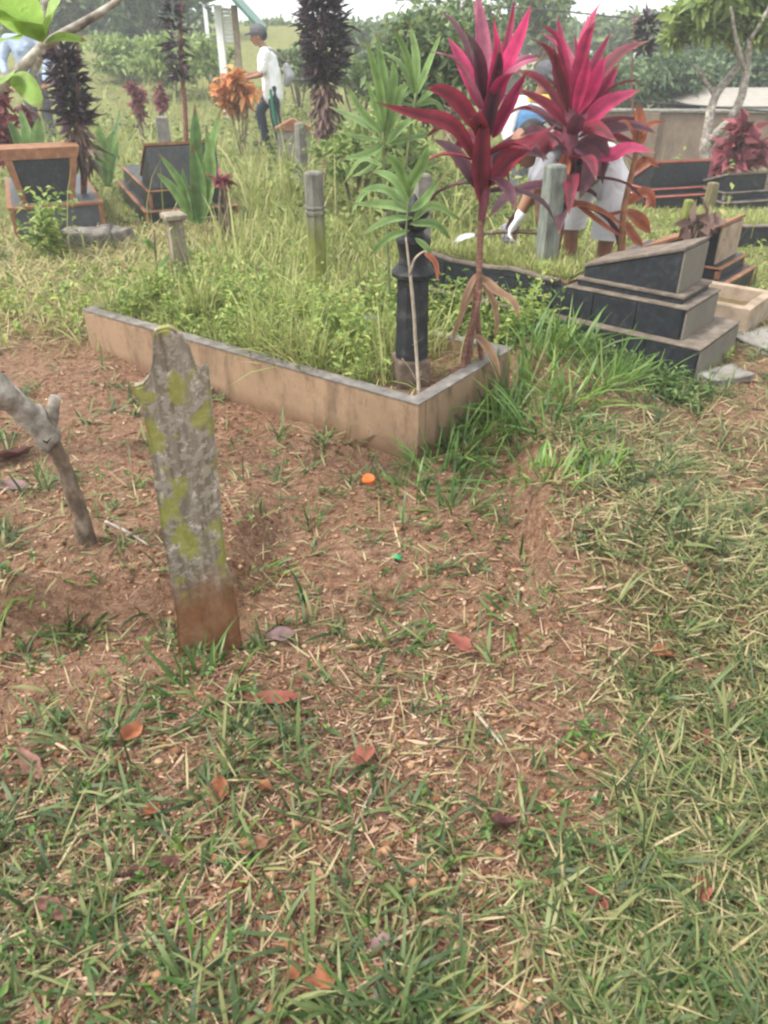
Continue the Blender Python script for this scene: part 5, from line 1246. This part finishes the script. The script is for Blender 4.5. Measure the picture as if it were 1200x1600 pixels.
def eyes_and_brow(parent, c, face, s=1.0):
    c = Vector(c); f = Vector(face).normalized(); u = Vector((0, 0, 1)); u = (u - f * u.dot(f)).normalized(); e = f.cross(u)
    fused('eyes', [(c + f * .092 * s + e * q * .032 * s + u * .008 * s, c + f * .093 * s + e * q * .034 * s + u * .008 * s, .010 * s, .010 * s) for q in (-1, 1)], M['hair'], parent, .004, 1)
    fused('mouth', [(c + f * .098 * s - u * .062 * s - e * .022 * s, c + f * .098 * s - u * .062 * s + e * .022 * s, .007 * s, .007 * s)], plain('lips', (.20, .07, .05)), parent, .004, 1)
def cap_hat(parent, c, face, mat, s=1.0, brim=True):
    c = Vector(c); f = Vector(face).normalized(); u = Vector((0, 0, 1)); u = (u - f * u.dot(f)).normalized(); e = f.cross(u)
    cp = [(c + u * .055 * s - f * .02 * s, c + u * .065 * s + f * .01 * s, .105 * s, .10 * s)]
    if brim: cp += [(c + u * .062 * s + f * .08 * s - e * .05 * s, c + u * .05 * s + f * .16 * s - e * .035 * s, .02 * s, .013 * s), (c + u * .062 * s + f * .08 * s + e * .05 * s, c + u * .05 * s + f * .16 * s + e * .035 * s, .02 * s, .013 * s), (c + u * .062 * s + f * .08 * s, c + u * .05 * s + f * .175 * s, .02 * s, .013 * s)]
    return fused('cap', cp, mat, parent, .008, 2)
def person(label, base, J, girth=1.0, shirt=None, lower=None, shorts=False, sleeves='short', hat=None, hatbrim=True, face=(-1, 0, 0), extra=()):
    """J: joints in world space"""
    t = thing('person', base, label, 'person')
    acr = (J['shR'] - J['shL']).normalized()
    body = [(J['neck'], J['head'] - Vector((0, 0, .03)), .055, .05), (J['chest'], J['neck'], .10, .055), (J['hip'], J['chest'], .12, .13, {'flat': .75, 'axis': acr})]
    for s in 'LR':
        body += [(J['sh' + s], J['el' + s], .050, .038), (J['el' + s], J['wr' + s], .038, .026), (J['chest'], J['sh' + s], .10, .055)]
        body += [(J['th' + s], J['kn' + s], .080, .055), (J['kn' + s], J['an' + s], .055, .035), (J['hip'], J['th' + s], .10, .085)]
        fd = J.get('foot', Vector(face)); body += [(J['an' + s] - Vector((0, 0, .03)) - fd * .04, J['an' + s] + fd * .15 - Vector((0, 0, .05)), .038, .028)]
        body += hand_caps(J['wr' + s], J['wr' + s] - J['el' + s], J.get('palm' + s, Vector((-.3, 0, -1))), 1.0, .9)
    body += head_caps(J['head'], face)
    bd = fused('body', body, M['skin'], t, .009, 3)
    eyes_and_brow(bd, J['head'], face)
    fused('hair', [(J['head'] + Vector((0, 0, .045)) - Vector(face) * .025, J['head'] + Vector((0, 0, .02)) - Vector(face) * .05, .096, .085)], M['hair'], t, .01, 2)
    if hat: cap_hat(t, J['head'], face, hat, 1.02, hatbrim)
    g = [(J['hip'] + (J['chest'] - J['hip']) * -.06, J['chest'], .150 * girth, .158 * girth, {'flat': .78, 'axis': acr}), (J['chest'], J['neck'] - (J['neck'] - J['chest']) * .25, .14, .078), (J['shL'], J['shR'], .078, .078)]
    for s in 'LR':
        g += [(J['chest'], J['sh' + s], .12, .078)]
        e = J['el' + s] if sleeves == 'long' else J['sh' + s].lerp(J['el' + s], .75); g += [(J['sh' + s], e, .076, .066)]
        if sleeves == 'long': g += [(J['el' + s], J['el' + s].lerp(J['wr' + s], .88), .062, .048)]
    fused('shirt', g, shirt, t, .012, 5)
    q = [(J['hip'] + Vector((0, 0, .03)), J['hip'], .142, .140, {'flat': .8, 'axis': acr})]
    for s in 'LR':
        if shorts: q += [(J['hip'], J['th' + s], .125, .105 if s == 'L' else .088), (J['th' + s], J['th' + s].lerp(J['kn' + s], 1.1), .100 if s == 'L' else .080, .112 if s == 'L' else .086)]
        else: q += [(J['hip'], J['th' + s], .13, .10), (J['th' + s], J['kn' + s], .10, .078), (J['kn' + s], J['kn' + s].lerp(J['an' + s], .96), .078, .07)]
    fused('shorts' if shorts else 'trousers', q, lower, t, .012, 4, hem=(min(J['knL'].z, J['knR'].z) + .01 if shorts else None))
    if not shorts:
        fused('shoes', [(J['an' + s] - Vector((0, 0, .04)) - Vector(J.get('foot', Vector(face))) * .05, J['an' + s] + Vector(J.get('foot', Vector(face))) * .17 - Vector((0, 0, .055)), .048, .040) for s in 'LR'], M['sole'], t, .01, 3)
    return t
Vz = Vector
def P3(u, v, y): return W(u, v, y)
# man in white, walking left and carrying the orange croton
y1 = 13.0; x1 = W(424, 150, y1).x; z1 = tz(x1, y1)
def q1(dx, dy, z): return Vz((x1 + dx, y1 + dy, z1 + z))
J = dict(head=q1(-.13, 0, 1.47), neck=q1(-.06, 0, 1.33), chest=q1(-.02, 0, 1.14), hip=q1(.04, 0, .86), shL=q1(-.03, -.19, 1.27), shR=q1(-.03, .19, 1.27), elL=q1(-.10, -.23, 1.00), elR=q1(-.15, .22, 1.02),
         wrL=q1(-.33, -.16, .95), wrR=q1(-.36, .12, .98), thL=q1(.04, -.09, .82), thR=q1(.02, .09, .82), knL=q1(.05, -.10, .45), knR=q1(-.20, .10, .50), anL=q1(.12, -.10, .09), anR=q1(-.14, .10, .12), foot=Vz((-1, 0, 0)))
p1 = person('man in white shirt, dark cap and dark trousers, carrying orange leaves', q1(0, 0, 0), J, girth=1.22, shirt=M['white_cloth'], lower=M['navy_cloth'], sleeves='short', hat=M['dark_cloth'], face=(-.98, -.1, -.15))
fused('side_stripe', [(q1(.02, -.20, .80), q1(.04, -.185, .45), .022, .02), (q1(.04, -.185, .45), q1(.11, -.175, .12), .02, .018)], M['green_cloth'], p1, .008, 2)
fused('shirt_tail', [(q1(.02, 0, 1.0), q1(.03, 0, .76), .185, .195, {'flat': .8, 'axis': (0, 1, 0)})], M['white_cloth'], p1, .012, 4)
sk = thing('cloth_sack', q1(.26, -.02, .98), 'greyish white sack slung behind the man in white', 'sack')
fused('sack', [(q1(.25, -.02, 1.10), q1(.29, -.02, .97), .05, .085), (q1(.29, -.02, .97), q1(.25, -.02, .89), .085, .06)], M['grey_cloth'], sk, .012, 4)
tube('strap', [q1(.22, -.02, 1.17), q1(.12, -.12, 1.28), q1(-.03, -.2, 1.345)], [.014, .014, .014], M['grey_cloth'], sk, 6, 10)
# person at the left in blue-grey shirt
y3 = 12.6; x3 = W(60, 170, y3).x; z3 = tz(x3, y3)
def q3(dx, dy, z): return Vz((x3 + dx, y3 + dy, z3 + z))
J = dict(head=q3(-.02, 0, 1.62), neck=q3(0, 0, 1.48), chest=q3(-.05, 0, 1.30), hip=q3(0.0, 0, .98), shL=q3(-.23, 0, 1.42), shR=q3(.17, 0, 1.42), elL=q3(-.34, -.1, 1.16), elR=q3(.28, -.06, 1.14), wrL=q3(-.25, -.25, 1.02), wrR=q3(.26, -.2, .92),
         thL=q3(-.10, 0, .92), thR=q3(.09, 0, .92), knL=q3(-.09, -.02, .50), knR=q3(.10, .02, .50), anL=q3(-.09, .02, .09), anR=q3(.10, .04, .09), foot=Vz((0, -1, 0)))
person('person in blue-grey shirt and dark grey trousers behind the near frangipani leaves', q3(0, 0, 0), J, shirt=M['blue_cloth'], lower=M['dark_cloth'], sleeves='long', hat=M['dark_cloth'], face=(-.2, -.97, -.1))
# stooping person in light shorts behind the stepped tomb
y2 = 5.25
def q2(u, v, dy=0.0): return W(u, v, y2 + dy)
gz2 = tz(1.4, y2)
J = dict(hip=q2(944, 268), chest=q2(885, 232, -.02), neck=q2(850, 222, -.02), head=q2(826, 228, -.02), shL=q2(868, 240, -.20), shR=q2(862, 226, .18), elL=q2(838, 292, -.22), elR=q2(832, 290, .2), wrL=q2(812, 338, -.2), wrR=q2(806, 345, .12),
         thL=q2(960, 285, -.11), thR=q2(918, 285, .13), knL=q2(950, 366, -.14), knR=q2(893, 358, .16), foot=Vz((-1, -.2, 0)))
J['anL'] = Vz((J['knL'].x - .02, y2 - .10, gz2 + .09)); J['anR'] = Vz((J['knR'].x + .02, y2 + .16, gz2 + .09))
pp = person('stooping person in light shorts and grey shirt, half hidden by pink leaves', Vz((J['hip'].x, y2, gz2)), J, shirt=M['grey_cloth'], lower=M['light_shorts'], shorts=True, sleeves='short', face=(-.75, -.15, -.62))
fused('glove', hand_caps(J['wrL'], J['wrL'] - J['elL'], Vz((-.3, 0, -1)), 1.12, .9) + [(J['elL'].lerp(J['wrL'], .92), J['wrL'], .034, .034)], M['white_cloth'], pp, .009, 2)
fused('glove', hand_caps(J['wrR'], J['wrR'] - J['elR'], Vz((-.3, 0, -1)), 1.12, .9) + [(J['elR'].lerp(J['wrR'], .92), J['wrR'], .034, .034)], M['grey_cloth'], pp, .009, 2)
tl = thing('grass_sickle', q2(800, 362, -.2), 'long-handled cutting tool in the gloved hand of the stooping person', 'tool')
tube('handle', [q2(868, 366, -.2), q2(800, 362, -.2), q2(742, 366, -.2)], [.012, .012, .012], M['bark_brown'], tl, 7, 10)
pxleaf(tl, [(745, 366), (720, 372), (700, 392)], y2 - .2, -.02, 9, M['steel'], name='blade', fold=.05)
# second person behind the pink plants
y4 = 8.4
def q4(u, v, dy=0.0): return W(u, v, y4 + dy)
gz4 = tz(1.5, y4)
J = dict(head=q4(851, 124), neck=q4(842, 150), chest=q4(830, 180), hip=q4(822, 240), shL=q4(806, 162, -.05), shR=q4(862, 168, .1), elL=q4(792, 205, -.12), elR=q4(868, 210, 0), wrL=q4(800, 240, -.25), wrR=q4(845, 235, -.22), thL=q4(812, 252, -.06), thR=q4(834, 252, .08),
         knL=q4(806, 300, -.22), knR=q4(842, 300, -.1), foot=Vz((.3, -1, 0)))
J['anL'] = Vz((J['knL'].x, y4 + .02, gz4 + .09)); J['anR'] = Vz((J['knR'].x, y4 + .12, gz4 + .09))
pb = person('person in dark cap and white and blue clothes behind the two pink plants', Vz((J['hip'].x, y4, gz4)), J, shirt=M['white_cloth'], lower=M['dark_cloth'], sleeves='long', hat=M['dark_cloth'], face=(.55, -.75, -.35))
fused('collar', [(J['neck'] + Vz((-.08, -.05, -.03)), J['neck'] + Vz((.08, -.05, -.03)), .05, .05)], M['yellow_cloth'], pb, .012, 3)
fused('apron', [(J['hip'] + Vz((-.02, -.06, .30)), J['hip'] + Vz((0, -.06, .14)), .155, .155, {'flat': .8, 'axis': (1, 0, 0)})], M['soft_blue'], pb, .012, 4)

# ------------------------------------------------------------------ wall, houses, shed, cables
yw = 13.6
wl = W(880, 165, yw).x; zt = W(1010, 168, yw).z
gw = -1.0
wallo = thing('boundary_wall', Vector((wl, yw, gw)), 'old brown plastered boundary wall behind the graves at right', 'wall')
FW = Frame((wl, yw, 0), (1, -.09))
wb_ = FW.box('wall', 0, 9.5, -.18, 0, gw - .3, zt - .06, M['wall'], wallo, .01)
FW.box('coping', -.03, 9.53, -.22, .04, zt - .059, zt - .02, M['concrete'], wb_, .01)
for k in range(4): FW.box('pier', 1.2 + 2.4 * k, 1.5 + 2.4 * k, .001, .05, gw - .3, zt - .061, M['wall'], wallo, .01)
yh = 15.6
hx = W(1075, 170, yh).x
hz = W(1100, 178, yh).z
house = thing('far_house', Vector((hx, yh, -1)), 'pale house with cream roof sheets beyond the brown wall', 'house')
FHs = Frame((hx, yh, 0), (1, 0))
FHs.box('wall', .3, 6.5, -3, 0, -1.4, hz, M['wall_white'], house, .01)
FHs.box('fascia', .2, 6.6, .02, .12, hz - .05, hz + .14, M['white_paint'], house, .01)
prism('roof', [Vz((hx + .1, yh - .3, hz + .141)), Vz((hx + 6.8, yh - .3, hz + .141)), Vz((hx + 6.8, yh + 3.2, hz + .141)), Vz((hx + .1, yh + 3.2, hz + .141))],
      [Vz((hx + .9, yh + 1.2, hz + .34)), Vz((hx + 6.0, yh + 1.2, hz + .34)), Vz((hx + 6.0, yh + 1.7, hz + .34)), Vz((hx + .9, yh + 1.7, hz + .34))], M['roof_pale'], house, .01)
ysh = 16.6
def qs(u, v, dy=0): return W(u, v, ysh + dy)
sx0 = qs(345, 60).x; sg = tz(sx0, ysh)
shed = thing('open_shed', Vector((sx0, ysh, sg)), 'open shed with green roof sheets, white post and white slats, top left', 'shed')
zr = qs(345, 8).z
def spost(u, wpx, mat, dy=0.0):
    p = qs(u, 60, dy); w = wpx * PXM(60, ysh) / 2
    Frame((p.x, p.y, 0), (1, 0)).box('post', -w, w, -w, w, sg - .5, zr, mat, shed, .006)
spost(345, 11, M['white_paint']); spost(370, 9, M['concrete_tan']); spost(325, 6, M['white_paint'], 2.5)
xa, xb = qs(349, 50).x, qs(367, 50).x
for k in range(9):
    zz = qs(350, 66 - 6 * k).z; Frame((0, ysh, 0), (1, 0)).box('slat', xa, xb, -.02, .02, zz, zz + .05, M['white_paint'], shed, .003)
xr0, xr1 = qs(318, 20).x, qs(412, 20).x; ridge_x = qs(362, 0).x
ze = qs(412, 48).z; zk = qs(362, -10).z
prism('roof_sheet', [Vz((ridge_x, ysh - .8, zk)), Vz((xr1, ysh - .8, ze)), Vz((xr1, ysh - .8, ze + .07)), Vz((ridge_x, ysh - .8, zk + .07))], [Vz((ridge_x, ysh + .4, zk)), Vz((xr1, ysh + .4, ze)), Vz((xr1, ysh + .4, ze + .07)), Vz((ridge_x, ysh + .4, zk + .07))], M['roof_green'], shed, .004)
zl = qs(310, 4).z + .25
prism('roof_sheet', [Vz((xr0, ysh - .8, zl - .25)), Vz((ridge_x - .01, ysh - .8, zk)), Vz((ridge_x - .01, ysh - .8, zk + .07)), Vz((xr0, ysh - .8, zl - .18))], [Vz((xr0, ysh + .4, zl - .25)), Vz((ridge_x - .01, ysh + .4, zk)), Vz((ridge_x - .01, ysh + .4, zk + .07)), Vz((xr0, ysh + .4, zl - .18))], M['roof_green'], shed, .004)
def cable(label, pl, y):
    o = tube('power_cable', [W(u, v, y) for u, v in pl], [.014, .014], M['cable'], None, 6, 24); tag(o, label, 'cable', 'power cables')
cable('upper black cable sagging across the white sky at right', [(560, -6), (880, 18), (1050, 36), (1230, 45), (1500, 50)], 18)
cable('lower black cable running just above the brown wall', [(760, 148), (1030, 161), (1230, 176), (1500, 190)], 13.0)
# far brown earth mound beside the walking man and low dark kerbs behind
o = G(190, 212); o.z = 0
fk = thing('black_grave_kerb', o, 'dark low grave kerb far behind the two-step tomb', 'grave kerb')
ff_ = Frame(o, (1, .1)); ff_.box('kerb_wall', 0, .75, -.1, 0, -.1, .17, M['granite'], fk); ff_.box('kerb_edge', -.02, .77, -.12, .02, .1705, .20, M['trim_old'], fk)

# ------------------------------------------------------------------ added volume imitating the milky veil of the lens
def veil_box():
    bm = bmesh.new(); bmesh.ops.create_cube(bm, size=1)
    for q in bm.verts: q.co = Vector((q.co.x * 200, 50 + q.co.y * 180, 4.2 + q.co.z * 13))
    m = bpy.data.materials.new('veil_haze'); m.use_nodes = True; nt = m.node_tree
    nt.nodes.remove(nt.nodes['Principled BSDF'])
    v = nt.nodes.new('ShaderNodeVolumePrincipled'); v.inputs['Color'].default_value = (.93, .96, 1, 1); v.inputs['Density'].default_value = .0045
    v.inputs['Anisotropy'].default_value = .2
    nt.links.new(v.outputs[0], nt.nodes['Material Output'].inputs['Volume'])
    tag(bm_obj('veil_haze', bm, m), 'added thin volume standing in for the milky lens veil', kind='stuff')
veil_box()
